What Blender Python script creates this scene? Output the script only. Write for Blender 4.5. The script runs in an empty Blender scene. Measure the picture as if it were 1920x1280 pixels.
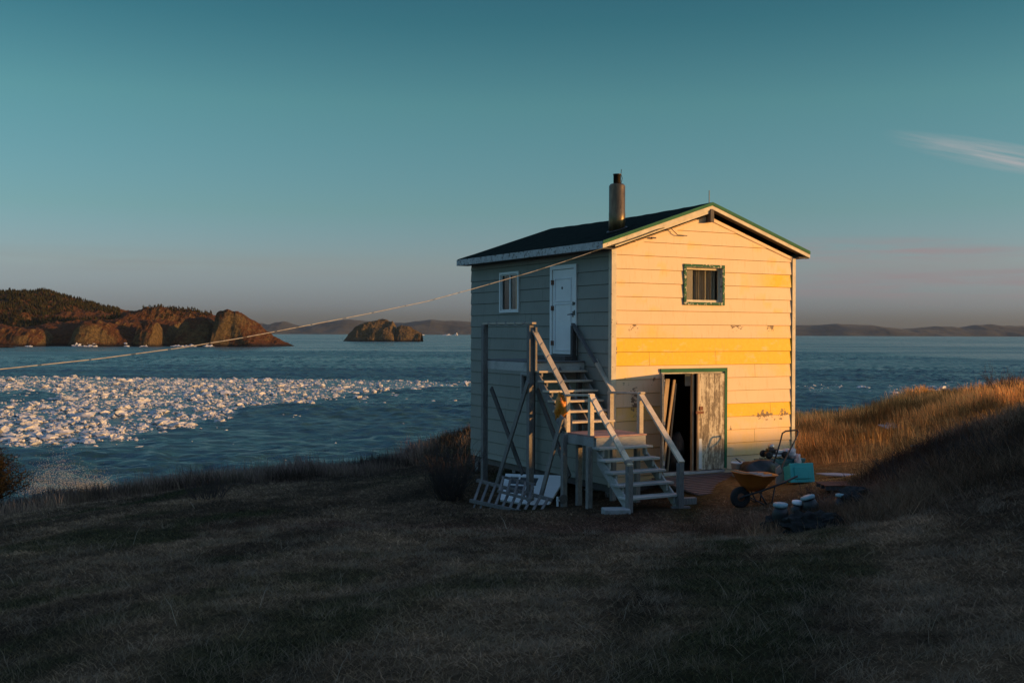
import bpy, bmesh, math, random
import numpy as np
from mathutils import Vector, Matrix
R_ = math.radians
random.seed(7); rng = np.random.default_rng(11)
scene = bpy.context.scene
COL = scene.collection

# ---------------------------------------------------------------- camera
F = 2040.0                       # focal length in pixels of the 1920 px photograph
PITCH, ROLL = 0.0081, 0.0035
fw = Vector((0, math.cos(PITCH), -math.sin(PITCH))); u0 = Vector((0, math.sin(PITCH), math.cos(PITCH))); r0 = Vector((1, 0, 0))
rt = r0*math.cos(ROLL) + u0*math.sin(ROLL); up = -r0*math.sin(ROLL) + u0*math.cos(ROLL)
cd = bpy.data.cameras.new('camera'); cam = bpy.data.objects.new('camera', cd); COL.objects.link(cam)
cam.matrix_world = Matrix(((rt.x, up.x, -fw.x, 0), (rt.y, up.y, -fw.y, 0), (rt.z, up.z, -fw.z, 0), (0, 0, 0, 1)))
cd.sensor_width = 36; cd.lens = F/1920*36; cd.clip_start = 0.1; cd.clip_end = 60000
scene.camera = cam

def ray(px, py): return fw + rt*((px-960)/F) - up*((py-640)/F)
def P(px, py, Y):                # the point at depth Y seen at pixel px, py
    d = ray(px, py); return d*(Y/d.y)

# ---------------------------------------------------------------- world, sun, exposure
SUN_EL = R_(5.8)
sun_h = Vector((0.985, -0.171, 0)).normalized()
sun_dir = Vector((sun_h.x*math.cos(SUN_EL), sun_h.y*math.cos(SUN_EL), math.sin(SUN_EL)))
sd = bpy.data.lights.new('sun', 'SUN'); sun = bpy.data.objects.new('sun', sd); COL.objects.link(sun)
sd.energy = 5.0; sd.angle = R_(0.5); sd.color = (1.0, 0.535, 0.175)
sun.rotation_euler = sun_dir.to_track_quat('Z', 'Y').to_euler()
sun.location = (60, -20, 40)
w = bpy.data.worlds.new('World'); scene.world = w; w.use_nodes = True
nt = w.node_tree; nt.nodes.clear()
def N(t, typ, **kw):
    n = t.nodes.new(typ)
    for k, v in kw.items():
        if hasattr(n, k): setattr(n, k, v)
    return n
out = N(nt, 'ShaderNodeOutputWorld'); bg = N(nt, 'ShaderNodeBackground')
sky = N(nt, 'ShaderNodeTexSky'); sky.sky_type = 'NISHITA'; sky.sun_disc = False
sky.sun_elevation = SUN_EL; sky.sun_rotation = math.atan2(sun_h.x, sun_h.y)
sky.air_density = 1.0; sky.dust_density = 1.2; sky.ozone_density = 2.5; sky.altitude = 20
bg.inputs['Strength'].default_value = 0.12
# elevation of the view direction
tc = N(nt, 'ShaderNodeTexCoord'); sp = N(nt, 'ShaderNodeSeparateXYZ'); nt.links.new(tc.outputs['Generated'], sp.inputs[0])
# colour grade of the sky (teal, dusty rose at the horizon; unseen zenith brightened as fill light)
ramp = N(nt, 'ShaderNodeValToRGB'); nt.links.new(sp.outputs['Z'], ramp.inputs[0])
SKY_RAMP = [(0.0, (.24, .285, .56)), (0.022, (.315, .375, .79)), (0.06, (.37, .375, .53)), (0.109, (.295, .37, .392)), (0.203, (.245, .375, .315)), (0.273, (.138, .285, .245)), (0.31, (.118, .25, .225)), (0.45, (.55, .54, .62)), (0.65, (.95, .84, .86))]
while len(ramp.color_ramp.elements) < len(SKY_RAMP): ramp.color_ramp.elements.new(0.5)
for e, (p_, c_) in zip(ramp.color_ramp.elements, SKY_RAMP): e.position = p_; e.color = (*c_, 1)
up2 = N(nt, 'ShaderNodeVectorMath', operation='SCALE'); nt.links.new(ramp.outputs[0], up2.inputs[0]); up2.inputs['Scale'].default_value = 3.2
mul = N(nt, 'ShaderNodeMix', data_type='RGBA', blend_type='MULTIPLY'); mul.inputs[0].default_value = 1
nt.links.new(sky.outputs[0], mul.inputs[6]); nt.links.new(up2.outputs[0], mul.inputs[7])
hsv = N(nt, 'ShaderNodeHueSaturation'); hsv.inputs['Saturation'].default_value = 1.0
nt.links.new(mul.outputs[2], hsv.inputs['Color'])
# thin clouds: stretched noise in direction space, kept to a few streaks
def cloud(last, center, half, rot, scale, col, seed, amount):
    mp = N(nt, 'ShaderNodeMapping'); mp.vector_type = 'TEXTURE'
    mp.inputs['Location'].default_value = center; mp.inputs['Rotation'].default_value = rot; mp.inputs['Scale'].default_value = half
    nt.links.new(tc.outputs['Generated'], mp.inputs[0])
    g = N(nt, 'ShaderNodeTexGradient', gradient_type='SPHERICAL'); nt.links.new(mp.outputs[0], g.inputs[0])
    mp2 = N(nt, 'ShaderNodeMapping'); mp2.vector_type = 'TEXTURE'; mp2.inputs['Rotation'].default_value = rot; mp2.inputs['Scale'].default_value = tuple(1/s_ for s_ in scale)
    mp2.inputs['Location'].default_value = (seed, seed*.7, 0)
    nt.links.new(tc.outputs['Generated'], mp2.inputs[0])
    ns = N(nt, 'ShaderNodeTexNoise'); ns.inputs['Scale'].default_value = 1; ns.inputs['Detail'].default_value = 8; ns.inputs['Roughness'].default_value = .6
    nt.links.new(mp2.outputs[0], ns.inputs['Vector'])
    mr = N(nt, 'ShaderNodeMapRange'); mr.inputs[1].default_value = .38; mr.inputs[2].default_value = .72; nt.links.new(ns.outputs[0], mr.inputs[0])
    m1 = N(nt, 'ShaderNodeMath', operation='MULTIPLY'); nt.links.new(g.outputs['Fac'], m1.inputs[0]); nt.links.new(mr.outputs[0], m1.inputs[1])
    m2 = N(nt, 'ShaderNodeMath', operation='MULTIPLY'); nt.links.new(m1.outputs[0], m2.inputs[0]); m2.inputs[1].default_value = amount; m2.use_clamp = True
    mx = N(nt, 'ShaderNodeMix', data_type='RGBA'); nt.links.new(m2.outputs[0], mx.inputs[0]); nt.links.new(last, mx.inputs[6]); mx.inputs[7].default_value = (*col, 1)
    return mx.outputs[2]
CL = 1/0.12
def dirp(px, py): return tuple(ray(px, py).normalized())
sky_out = hsv.outputs[0]
sky_out = cloud(sky_out, dirp(1895, 297), (.105, .2, .0125), (0, R_(15), 0), (7, 7, 110), tuple(CL*c for c in (.34, .34, .35)), 3.1, 1.7)
sky_out = cloud(sky_out, dirp(1640, 470), (.16, .3, .014), (0, R_(1), 0), (9, 9, 150), tuple(CL*c for c in (.27, .205, .215)), 8.7, 1.3)
sky_out = cloud(sky_out, dirp(1800, 530), (.24, .4, .020), (0, 0, 0), (7, 7, 120), tuple(CL*c for c in (.25, .185, .195)), 1.7, 1.2)
sky_out = cloud(sky_out, dirp(300, 495), (.34, .4, .016), (0, 0, 0), (6, 6, 110), tuple(CL*c for c in (.21, .19, .185)), 5.7, .35)
nt.links.new(sky_out, bg.inputs['Color']); nt.links.new(bg.outputs[0], out.inputs[0])
scene.view_settings.view_transform = 'Standard'; scene.view_settings.look = 'None'
scene.view_settings.exposure = 0.25; scene.view_settings.gamma = 1
scene.cycles.max_bounces = 6; scene.cycles.diffuse_bounces = 3; scene.cycles.transparent_max_bounces = 12; scene.cycles.volume_bounces = 1

SEA = -14.0

# ---------------------------------------------------------------- numpy noise
def _h(ix, iy, s):
    n = (ix.astype(np.int64)*374761393 + iy.astype(np.int64)*668265263 + s*1274126177) & 0x7fffffff
    n = ((n ^ (n >> 13))*1274126177) & 0x7fffffff
    n = ((n ^ (n >> 16))*668265263) & 0x7fffffff
    return ((n ^ (n >> 15)) & 0xffff)/65535.0
def vn(x, y, s=0):
    x = np.asarray(x, float); y = np.asarray(y, float)
    ix = np.floor(x); iy = np.floor(y); fx = x-ix; fy = y-iy
    fx = fx*fx*(3-2*fx); fy = fy*fy*(3-2*fy)
    a = _h(ix, iy, s); b = _h(ix+1, iy, s); c = _h(ix, iy+1, s); d = _h(ix+1, iy+1, s)
    return (a*(1-fx)+b*fx)*(1-fy) + (c*(1-fx)+d*fx)*fy
def fbm(x, y, s=0, o=4, g=.5):
    t = 0; a = 1; n = 0
    for i in range(o):
        t = t+a*vn(x*2**i+17.3*i, y*2**i-9.1*i, s+i); n += a; a *= g
    return t/n
def ridged(x, y, s=0, o=4):
    t = 0; a = 1; n = 0
    for i in range(o):
        t = t+a*(1-np.abs(2*vn(x*2**i+5.3*i, y*2**i+3.1*i, s+i)-1)); n += a; a *= .55
    return t/n
def sstep(a, b, x):
    t = np.clip((np.asarray(x, float)-a)/(b-a), 0, 1); return t*t*(3-2*t)

# ---------------------------------------------------------------- objects
def tag(o, label=None, cat=None, group=None, kind=None):
    if label: o['label'] = label
    if cat: o['category'] = cat
    if group: o['group'] = group
    if kind: o['kind'] = kind
    return o
def thing(name, label, cat, loc, rotz=0, group=None):
    o = bpy.data.objects.new(name, None); COL.objects.link(o); o.empty_display_size = .2
    o.location = loc; o.rotation_euler = (0, 0, rotz); o['_rz'] = rotz
    return tag(o, label, cat, group)
def root_of(o):
    while o.parent: o = o.parent
    return o
def mesh_np(name, V, faces_list, mats, parent=None, attrs=None, smooth=False, midx=None):
    """V (n,3) world coordinates; faces_list = list of (m,k) index arrays."""
    V = np.asarray(V, float)
    if parent is not None:
        r = root_of(parent); l = np.array(r.location); a = -r.rotation_euler[2]
        V = V-l; c, s = math.cos(a), math.sin(a)
        V = np.stack([V[:, 0]*c-V[:, 1]*s, V[:, 0]*s+V[:, 1]*c, V[:, 2]], 1)
    me = bpy.data.meshes.new(name)
    me.vertices.add(len(V)); me.vertices.foreach_set('co', V.astype(np.float32).ravel())
    fl = [np.asarray(f, np.int32) for f in faces_list if len(f)]
    loops = np.concatenate([f.ravel() for f in fl]); sizes = np.concatenate([np.full(len(f), f.shape[1], np.int32) for f in fl])
    starts = np.concatenate([[0], np.cumsum(sizes)[:-1]]).astype(np.int32)
    me.loops.add(len(loops)); me.loops.foreach_set('vertex_index', loops)
    me.polygons.add(len(sizes)); me.polygons.foreach_set('loop_start', starts)
    try: me.polygons.foreach_set('loop_total', sizes)
    except Exception: pass
    if midx is not None: me.polygons.foreach_set('material_index', np.asarray(midx, np.int32))
    me.update(calc_edges=True); me.validate()
    me.polygons.foreach_set('use_smooth', np.full(len(me.polygons), bool(smooth)))
    for k, (typ, arr) in (attrs or {}).items():
        if typ == 'C':
            at = me.color_attributes.new(k, 'FLOAT_COLOR', 'POINT'); a4 = np.ones((len(V), 4), np.float32); a4[:, :3] = arr
            at.data.foreach_set('color', a4.ravel())
        else:
            at = me.attributes.new(k, 'FLOAT', 'POINT'); at.data.foreach_set('value', np.asarray(arr, np.float32))
    for m in (mats if isinstance(mats, (list, tuple)) else [mats]): me.materials.append(m)
    o = bpy.data.objects.new(name, me); COL.objects.link(o)
    if parent is not None: o.parent = parent
    return o

class MB:
    """collects shapes in a local frame, builds ONE mesh object"""
    def __init__(s, fr=None): s.v = []; s.f = []; s.m = []; s.fr = fr or (lambda p: Vector(p)); s.mi = 0
    def add(s, vs, fs, mi=None):
        b = len(s.v); s.v += [tuple(s.fr(Vector(p))) for p in vs]; s.f += [[b+i for i in f] for f in fs]; s.m += [s.mi if mi is None else mi]*len(fs)
    def box(s, lo, hi, mi=None, R=None, c=None):
        x0, y0, z0 = lo; x1, y1, z1 = hi
        vs = [Vector(p) for p in ((x0,y0,z0),(x1,y0,z0),(x1,y1,z0),(x0,y1,z0),(x0,y0,z1),(x1,y0,z1),(x1,y1,z1),(x0,y1,z1))]
        if R is not None:
            c = Vector(c) if c is not None else Vector(((x0+x1)/2, (y0+y1)/2, (z0+z1)/2))
            vs = [c+R@(v-c) for v in vs]
        s.add(vs, [(0,3,2,1),(4,5,6,7),(0,1,5,4),(1,2,6,5),(2,3,7,6),(3,0,4,7)], mi)
    def beam(s, p, q, w, h, side=None, mi=None, ext=0):
        """rectangular bar from p to q; w along `side`, h along the other"""
        p = Vector(p); q = Vector(q); d = (q-p).normalized(); p = p-d*ext; q = q+d*ext
        sd_ = Vector(side) if side else Vector((1, 0, 0))
        if abs(sd_.dot(d)) > .95: sd_ = Vector((0, 1, 0))
        sd_ = (sd_-d*sd_.dot(d)).normalized(); o2 = d.cross(sd_).normalized()
        a = sd_*w/2; b = o2*h/2
        vs = [p-a-b, p+a-b, p+a+b, p-a+b, q-a-b, q+a-b, q+a+b, q-a+b]
        s.add(vs, [(0,3,2,1),(4,5,6,7),(0,1,5,4),(1,2,6,5),(2,3,7,6),(3,0,4,7)], mi)
    def tube(s, pts, r, n=8, mi=None, caps=True):
        pts = [Vector(p) for p in pts]; rs = r if isinstance(r, (list, tuple)) else [r]*len(pts)
        vs = []; fs = []; prev = None
        for i, p in enumerate(pts):
            d = (pts[min(i+1, len(pts)-1)]-pts[max(i-1, 0)]).normalized()
            ref = prev if prev is not None else (Vector((0, 0, 1)) if abs(d.z) < .9 else Vector((1, 0, 0)))
            a = (ref-d*ref.dot(d)).normalized(); prev = a; b = d.cross(a)
            for k in range(n):
                t = 2*math.pi*k/n; vs.append(p+(a*math.cos(t)+b*math.sin(t))*rs[i])
        for i in range(len(pts)-1):
            for k in range(n):
                k2 = (k+1) % n; fs.append((i*n+k, i*n+k2, (i+1)*n+k2, (i+1)*n+k))
        if caps: fs.append(tuple(range(n))[::-1]); fs.append(tuple((len(pts)-1)*n+k for k in range(n)))
        s.add(vs, fs, mi)
    def lathe(s, prof, c, n=24, mi=None, axis='z', R=None):
        c = Vector(c); vs = []; fs = []
        for (r, h) in prof:
            for k in range(n):
                t = 2*math.pi*k/n
                v = Vector((r*math.cos(t), r*math.sin(t), h)) if axis == 'z' else (Vector((h, r*math.cos(t), r*math.sin(t))) if axis == 'x' else Vector((r*math.cos(t), h, r*math.sin(t))))
                if R is not None: v = R@v
                vs.append(c+v)
        m = len(prof)
        for i in range(m-1):
            for k in range(n):
                k2 = (k+1) % n; fs.append((i*n+k, i*n+k2, (i+1)*n+k2, (i+1)*n+k))
        fs.append(tuple(range(n))[::-1]); fs.append(tuple((m-1)*n+k for k in range(n)))
        s.add(vs, fs, mi)
    def prism(s, poly, d, mi=None):
        """poly: list of 3D points; d: extrusion vector"""
        n = len(poly); d = Vector(d); vs = [Vector(p) for p in poly]+[Vector(p)+d for p in poly]
        s.add(vs, [tuple(range(n))[::-1], tuple(range(n, 2*n))]+[(i, (i+1) % n, n+(i+1) % n, n+i) for i in range(n)], mi)
    def lump(s, c, r, seed, sub=3, amp=.25, fr_=1.6, mi=None, flat=None):
        bm = bmesh.new(); bmesh.ops.create_icosphere(bm, subdivisions=sub, radius=1)
        from mathutils import noise
        vs = []
        for v in bm.verts:
            k = 1+amp*noise.noise(v.co*fr_+Vector((seed, seed*1.7, 0)))*2+amp*.5*noise.noise(v.co*fr_*2.7+Vector((seed, 0, 3)))
            p = v.co*k; p = Vector((p.x*r[0], p.y*r[1], p.z*r[2]))
            if flat is not None: p.z = max(p.z, flat)
            vs.append(Vector(c)+p)
        fs = [tuple(v.index for v in f.verts) for f in bm.faces]; bm.free(); s.add(vs, fs, mi)
    def build(s, name, mats, parent=None, smooth=False, bevel=0):
        V = np.array(s.v, float); by = {}
        for f, m in zip(s.f, s.m): by.setdefault(len(f), []).append((f, m))
        fl = []; mi = []
        for k, l in by.items(): fl.append(np.array([a for a, _ in l])); mi += [m for _, m in l]
        o = mesh_np(name, V, fl, mats, parent, smooth=smooth, midx=mi)
        if bevel:
            b = o.modifiers.new('edge', 'BEVEL'); b.width = bevel; b.segments = 2; b.limit_method = 'ANGLE'
        return o

# ---------------------------------------------------------------- materials
def newmat(name):
    m = bpy.data.materials.new(name); m.use_nodes = True; t = m.node_tree; b = t.nodes['Principled BSDF']
    return m, t, b
def noise_node(t, vec, scale, detail=4, rough=.55, stretch=None):
    if stretch:
        mp = N(t, 'ShaderNodeMapping'); mp.inputs['Scale'].default_value = stretch; t.links.new(vec, mp.inputs[0]); vec = mp.outputs[0]
    n = N(t, 'ShaderNodeTexNoise'); n.inputs['Scale'].default_value = scale; n.inputs['Detail'].default_value = detail; n.inputs['Roughness'].default_value = rough
    t.links.new(vec, n.inputs['Vector']); return n.outputs[0]
def rmp(t, fac, stops):
    r = N(t, 'ShaderNodeValToRGB'); t.links.new(fac, r.inputs[0])
    while len(r.color_ramp.elements) < len(stops): r.color_ramp.elements.new(.5)
    for e, (p_, c_) in zip(r.color_ramp.elements, stops): e.position = p_; e.color = (*c_, 1)
    return r.outputs[0]
def mixc(t, fac, a, b, mode='MIX'):
    m = N(t, 'ShaderNodeMix', data_type='RGBA', blend_type=mode)
    for i, v in ((0, fac), (6, a), (7, b)):
        if isinstance(v, (int, float)): m.inputs[i].default_value = v
        elif isinstance(v, tuple): m.inputs[i].default_value = (*v, 1)
        else: t.links.new(v, m.inputs[i])
    return m.outputs[2]
def maprange(t, v, a, b, c=0, d=1):
    m = N(t, 'ShaderNodeMapRange'); t.links.new(v, m.inputs[0])
    for i, x in ((1, a), (2, b), (3, c), (4, d)): m.inputs[i].default_value = x
    return m.outputs[0]
def mth(t, op, a, b=None, clamp=False):
    m = N(t, 'ShaderNodeMath', operation=op); m.use_clamp = clamp
    for i, v in ((0, a), (1, b)):
        if v is None: continue
        if isinstance(v, (int, float)): m.inputs[i].default_value = v
        else: t.links.new(v, m.inputs[i])
    return m.outputs[0]
def bump(t, b, h, strength, dist):
    n = N(t, 'ShaderNodeBump'); n.inputs['Strength'].default_value = strength; n.inputs['Distance'].default_value = dist
    t.links.new(h, n.inputs['Height']); t.links.new(n.outputs[0], b.inputs['Normal'])
def objco(t): return N(t, 'ShaderNodeTexCoord').outputs['Object']
def simple(name, a, b_, scale=8, rough=.6, stretch=None, metal=0, bmp=.3, bd=.004, spots=None, spec=None):
    m, t, b = newmat(name); co = objco(t)
    n = noise_node(t, co, scale, 5, .6, stretch); c = rmp(t, n, [(.3, a), (.7, b_)])
    if spots:
        sc, th, col = spots; n2 = noise_node(t, co, sc, 6, .65, stretch); c = mixc(t, maprange(t, n2, th, th+.05), c, col)
    if 'wood' in name or 'plank' in name:      # no two timbers weathered alike
        oi = N(t, 'ShaderNodeObjectInfo').outputs['Random']; cc_ = N(t, 'ShaderNodeCombineColor')
        for i_, lo_ in enumerate((.72, .74, .78)): t.links.new(maprange(t, oi, 0, 1, lo_, 1.22), cc_.inputs[i_])
        c = mixc(t, 1.0, c, cc_.outputs[0], 'MULTIPLY'); n4 = noise_node(t, co, 2.3, 3, .6); c = mixc(t, maprange(t, n4, .5, .75, 0, .5), c, (.07, .06, .05))
    t.links.new(c, b.inputs['Base Color']); b.inputs['Roughness'].default_value = rough; b.inputs['Metallic'].default_value = metal
    if spec is not None: b.inputs['Specular IOR Level'].default_value = spec
    if bmp: bump(t, b, n, bmp, bd)
    return m
MT = {}
MT['wood'] = simple('grey_wood', (.13, .115, .105), (.25, .225, .20), 9, .8, (6, 6, 1.2), spots=(14, .63, (.13, .11, .095)))
MT['wood_rail_sunlit'] = simple('sunlit_rail_wood', (.50, .40, .29), (.68, .56, .41), 10, .75, (4, 4, 4), spots=(16, .62, (.16, .12, .10)))  # rails, plus posts and upper treads: sunlight put into the paler colour
MT['wood_pale'] = simple('pale_wood', (.30, .29, .26), (.46, .44, .40), 8, .75, (1, 5, 8), spots=(13, .62, (.20, .17, .14)))
MT['wood_dark'] = simple('dark_wood', (.06, .05, .045), (.12, .10, .085), 9, .8, (5, 5, 1.5))
MT['plank'] = simple('old_plank', (.30, .20, .12), (.42, .30, .18), 7, .8, (8, 8, 1))
MT['stone'] = simple('dark_stone', (.020, .020, .020), (.05, .048, .045), 9, 1, bmp=.6, bd=.02, spec=.1)
MT['spray'] = simple('spray_drops', (.20, .20, .20), (.30, .30, .30), 2, .9, bmp=0)
MT['ply'] = simple('red_plywood', (.33, .17, .14), (.45, .26, .22), 6, .7)
MT['deckwood'] = simple('worn_deck_wood', (.13, .075, .06), (.22, .14, .12), 7, .75, (1, 5, 5))
MT['white_trim'] = simple('peeling_white_trim', (.36, .36, .34), (.56, .56, .52), 5, .7, spots=(13, .55, (.13, .11, .085)))
MT['rake_trim'] = simple('peeling_rake_trim', (.50, .42, .30), (.68, .58, .41), 5, .7, spots=(11, .64, (.12, .10, .06)))
MT['green'] = simple('green_paint', (.006, .085, .035), (.012, .13, .05), 7, .8, spots=(22, .68, (.45, .40, .28)))
MT['green_peel'] = simple('peeling_green_paint', (.006, .07, .03), (.012, .11, .045), 7, .8, spots=(17, .56, (.60, .52, .36)))
MT['white_door'] = simple('white_door_paint', (.74, .74, .70), (.82, .82, .78), 3, .5, bmp=.1)
MT['white'] = simple('white_plastic', (.60, .62, .64), (.72, .74, .75), 3, .45, bmp=0)
MT['shingle'] = simple('dark_shingle', (.003, .007, .005), (.014, .020, .015), 12, 1, (1, 1, 1), bmp=.8, bd=.02, spec=.03, spots=(5, .55, (.004, .007, .005)))
MT['black'] = simple('black_paint', (.012, .012, .012), (.03, .03, .03), 9, .5)
MT['rubber'] = simple('rubber', (.012, .012, .013), (.025, .025, .025), 20, .8)
MT['metal'] = simple('stove_pipe_steel', (.10, .065, .035), (.22, .15, .075), 5, .40, (3, 3, .8), metal=.85, bmp=.1, spots=(4, .60, (.09, .055, .035)))
MT['metal_dark'] = simple('sooty_steel', (.05, .04, .035), (.12, .10, .08), 6, .45, metal=.7)
MT['steel'] = simple('galvanised_steel', (.35, .36, .37), (.5, .5, .5), 8, .45, metal=.8)
MT['rust'] = simple('rusty_iron', (.12, .04, .02), (.22, .08, .04), 15, .8)
MT['orange'] = simple('orange_barrow_paint', (.42, .10, .015), (.55, .16, .02), 4, .45, spots=(12, .66, (.15, .06, .03)))
MT['teal_dark'] = simple('dark_teal_plastic', (.01, .10, .12), (.015, .14, .16), 3, .4, bmp=0)
MT['teal'] = simple('turquoise_plastic', (.03, .34, .32), (.045, .42, .38), 3, .45, bmp=0)
MT['aqua'] = simple('pale_aqua_lid', (.12, .24, .25), (.30, .40, .42), 12, .5, bmp=0)
MT['cloth'] = simple('pale_cloth', (.50, .44, .44), (.62, .56, .56), 8, .9)
MT['orange_bag'] = simple('orange_bag', (.55, .15, .01), (.75, .27, .02), 8, .55, spots=(16, .58, (.03, .02, .02)))
MT['grey_bag'] = simple('grey_cloth', (.12, .11, .11), (.2, .19, .19), 9, .9)
MT['dark_bag'] = simple('dark_bag', (.008, .010, .010), (.018, .022, .021), 6, .5, bmp=.8, bd=.03)
MT['paper'] = simple('pale_panel', (.45, .50, .52), (.55, .60, .62), 4, .8, bmp=0)
MT['card'] = simple('cardboard', (.30, .22, .18), (.38, .29, .24), 6, .9)
MT['concrete'] = simple('concrete', (.22, .22, .21), (.33, .33, .32), 12, .9)
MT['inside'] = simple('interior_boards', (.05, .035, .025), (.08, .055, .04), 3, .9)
MT['cable_white'] = simple('cable_sleeve', (.17, .155, .14), (.34, .31, .27), 10, .5, bmp=0)
MT['pink_board'] = simple('weathered_board', (.36, .30, .28), (.46, .40, .38), 8, .8, (1, 6, 1))
MT['groove'] = simple('siding_groove', (.22, .12, .05), (.34, .19, .08), 8, .9, bmp=0)
MT['groove_grey'] = simple('grey_siding_groove', (.05, .055, .05), (.07, .075, .07), 8, .9, bmp=0)
MT['soffit'] = simple('soffit', (.10, .09, .08), (.16, .14, .12), 8, .9)

def m_glass():
    m, t, b = newmat('window_glass'); t.nodes.remove(b)
    g = N(t, 'ShaderNodeBsdfGlossy'); g.inputs['Roughness'].default_value = .05; tr = N(t, 'ShaderNodeBsdfTransparent')
    tr.inputs[0].default_value = (.95, .96, .96, 1)
    fr = N(t, 'ShaderNodeLayerWeight'); fr.inputs[0].default_value = .5; fac = mth(t, 'ADD', mth(t, 'MULTIPLY', mth(t, 'POWER', fr.outputs['Facing'], 4.0), .25), .035)
    mx = N(t, 'ShaderNodeMixShader'); t.links.new(fac, mx.inputs[0]); t.links.new(tr.outputs[0], mx.inputs[1]); t.links.new(g.outputs[0], mx.inputs[2])
    t.links.new(mx.outputs[0], t.nodes['Material Output'].inputs[0]); return m
MT['glass'] = m_glass()
MT['farhill'] = simple('far_hill_land', (.014, .016, .016), (.026, .026, .024), .004, 1, bmp=0)
def m_curtain():
    m, t, b = newmat('curtain_cloth'); co = objco(t)
    n = noise_node(t, co, 3, 5, .6, (14, 14, 1)); c = rmp(t, n, [(.3, (.20, .16, .10)), (.7, (.42, .36, .25))])
    t.links.new(c, b.inputs['Base Color']); b.inputs['Roughness'].default_value = .9; return m
MT['curtain'] = m_curtain()
def m_blind():
    m, t, b = newmat('blind_slats'); co = objco(t)
    wv = N(t, 'ShaderNodeTexWave', bands_direction='Z'); wv.inputs['Scale'].default_value = 14; t.links.new(co, wv.inputs[0])
    c = rmp(t, wv.outputs[1], [(.2, (.07, .05, .04)), (.8, (.17, .13, .10))]); t.links.new(c, b.inputs['Base Color']); return m
MT['blind_or_dark_backing'] = m_blind()

def m_siding(name, base, base2, accent, accent2, wood, rust):
    """painted boards: vertex values say which boards carry the accent paint and where it peels"""
    m, t, b = newmat(name); co = objco(t)
    a = N(t, 'ShaderNodeAttribute', attribute_name='paint').outputs['Fac']; pl = N(t, 'ShaderNodeAttribute', attribute_name='peel').outputs['Fac']
    n1 = noise_node(t, co, 1.3, 5, .6); n2 = noise_node(t, co, 11, 6, .7); n3 = noise_node(t, co, 4, 5, .6, (5, 5, .7))
    c0 = rmp(t, n1, [(.3, base), (.7, base2)]); c1 = mixc(t, maprange(t, noise_node(t, co, 2.1, 4, .6, (1, 1, 2.5)), .56, .70, 0, .6), rmp(t, n2, [(.35, accent), (.7, accent2)]), base2)
    ya = mth(t, 'ADD', a, mth(t, 'MULTIPLY', mth(t, 'SUBTRACT', n1, .5), .9))
    c = mixc(t, maprange(t, ya, .25, .70), c0, c1)
    c = mixc(t, maprange(t, n3, .56, .80, 0, .5), c, rust)
    pk = mth(t, 'ADD', pl, mth(t, 'MULTIPLY', mth(t, 'SUBTRACT', n2, .5), 1.5))
    c = mixc(t, maprange(t, pk, .68, .74), c, wood)
    t.links.new(c, b.inputs['Base Color']); b.inputs['Roughness'].default_value = .6; b.inputs['Specular IOR Level'].default_value = .25
    bump(t, b, mth(t, 'ADD', n3, n2), .12, .004); return m
MT['front'] = m_siding('cream_and_yellow_boards', (.77, .53, .315), (.81, .575, .35), (.86, .47, .02), (.88, .53, .04), (.20, .13, .08), (.60, .35, .13))
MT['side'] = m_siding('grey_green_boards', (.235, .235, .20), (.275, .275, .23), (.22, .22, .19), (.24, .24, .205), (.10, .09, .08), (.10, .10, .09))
# ================================================================ TERRAIN
ctrl = [(0,1280,6.2),(480,1280,5.9),(960,1280,5.6),(1440,1280,5.3),(1920,1280,5.0),
 (0,1130,9.6),(960,1130,8.8),(1920,1130,7.6),(0,1030,14.6),(500,1030,13.5),(960,1030,12.8),(1440,1030,12),(1920,1030,9.8),
 (0,1000,17.3),(500,960,18.5),(1180,960,18.9),(1000,945,21.8),(917,903,23.5),(1388,953,19.2),(1290,944,19.8),(1510,898,22.6),(1575,895,22.3),
 (1640,897,18.6),(1750,842,17.9),(1920,778,16.9),(1720,855,22.5),(1900,830,22),(1720,850,25),(1900,815,27),(1920,900,13.2),(1750,935,15.3),(1600,965,17.0),
 (1384,893,22.3),(1450,891,22.7),(1500,850,27),(1500,806,31),(1500,790,34),(1640,812,30),(1600,792,34),(1640,786,34),(1690,775,34),(1760,785,30),(1750,760,34),(1860,752,31),(1850,742,34),(1920,748,34),
 (850,935,22),(700,905,24.5),(300,935,22.5),(0,970,22),(300,918,25),(500,898,26),(780,882,28),(880,885,27)]
cp = [tuple(P(*c)) for c in ctrl]
cp += [(0,0,-1.65),(0,-15,-1.2),(-12,0,-2.6),(12,0,-.6),(-12,-15,-2.0),(14,-15,.2),(3,27,-3.3),(2,32,-3.4),(6,30,-3.1),(0,30,-3.4),(-25,10,-5.5),(-25,22,-6.2),(-60,0,-8),(25,5,.4),(16,14,-.7),(12.2,16.6,-1.45),(12.5,19.5,-2.15),(18,19.5,-2.3),(25,25,-2.2),(30,36,-2.8)]
cp = np.array(cp)
def _tps(r): return np.where(r > 0, r*r*np.log(np.maximum(r, 1e-9)), 0)
_K = _tps(np.hypot(cp[:, None, 0]-cp[None, :, 0], cp[:, None, 1]-cp[None, :, 1])) + np.eye(len(cp))*.6
_Pm = np.c_[np.ones(len(cp)), cp[:, :2]]
_A = np.block([[_K, _Pm], [_Pm.T, np.zeros((3, 3))]])
_w = np.linalg.solve(_A, np.r_[cp[:, 2], 0, 0, 0])
EDGE = np.array([(-400,-150),(-90,-5),(-45,11),(-20,21),(-11.3,24.6),(-8.4,26.6),(-6.1,27.4),(-3.4,29.5),(-1.4,35),(9.5,36.5),(18,38.5),(60,42),(120,40),(400,10)], float)
def edge_y(x): return np.interp(x, EDGE[:, 0], EDGE[:, 1])
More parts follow.
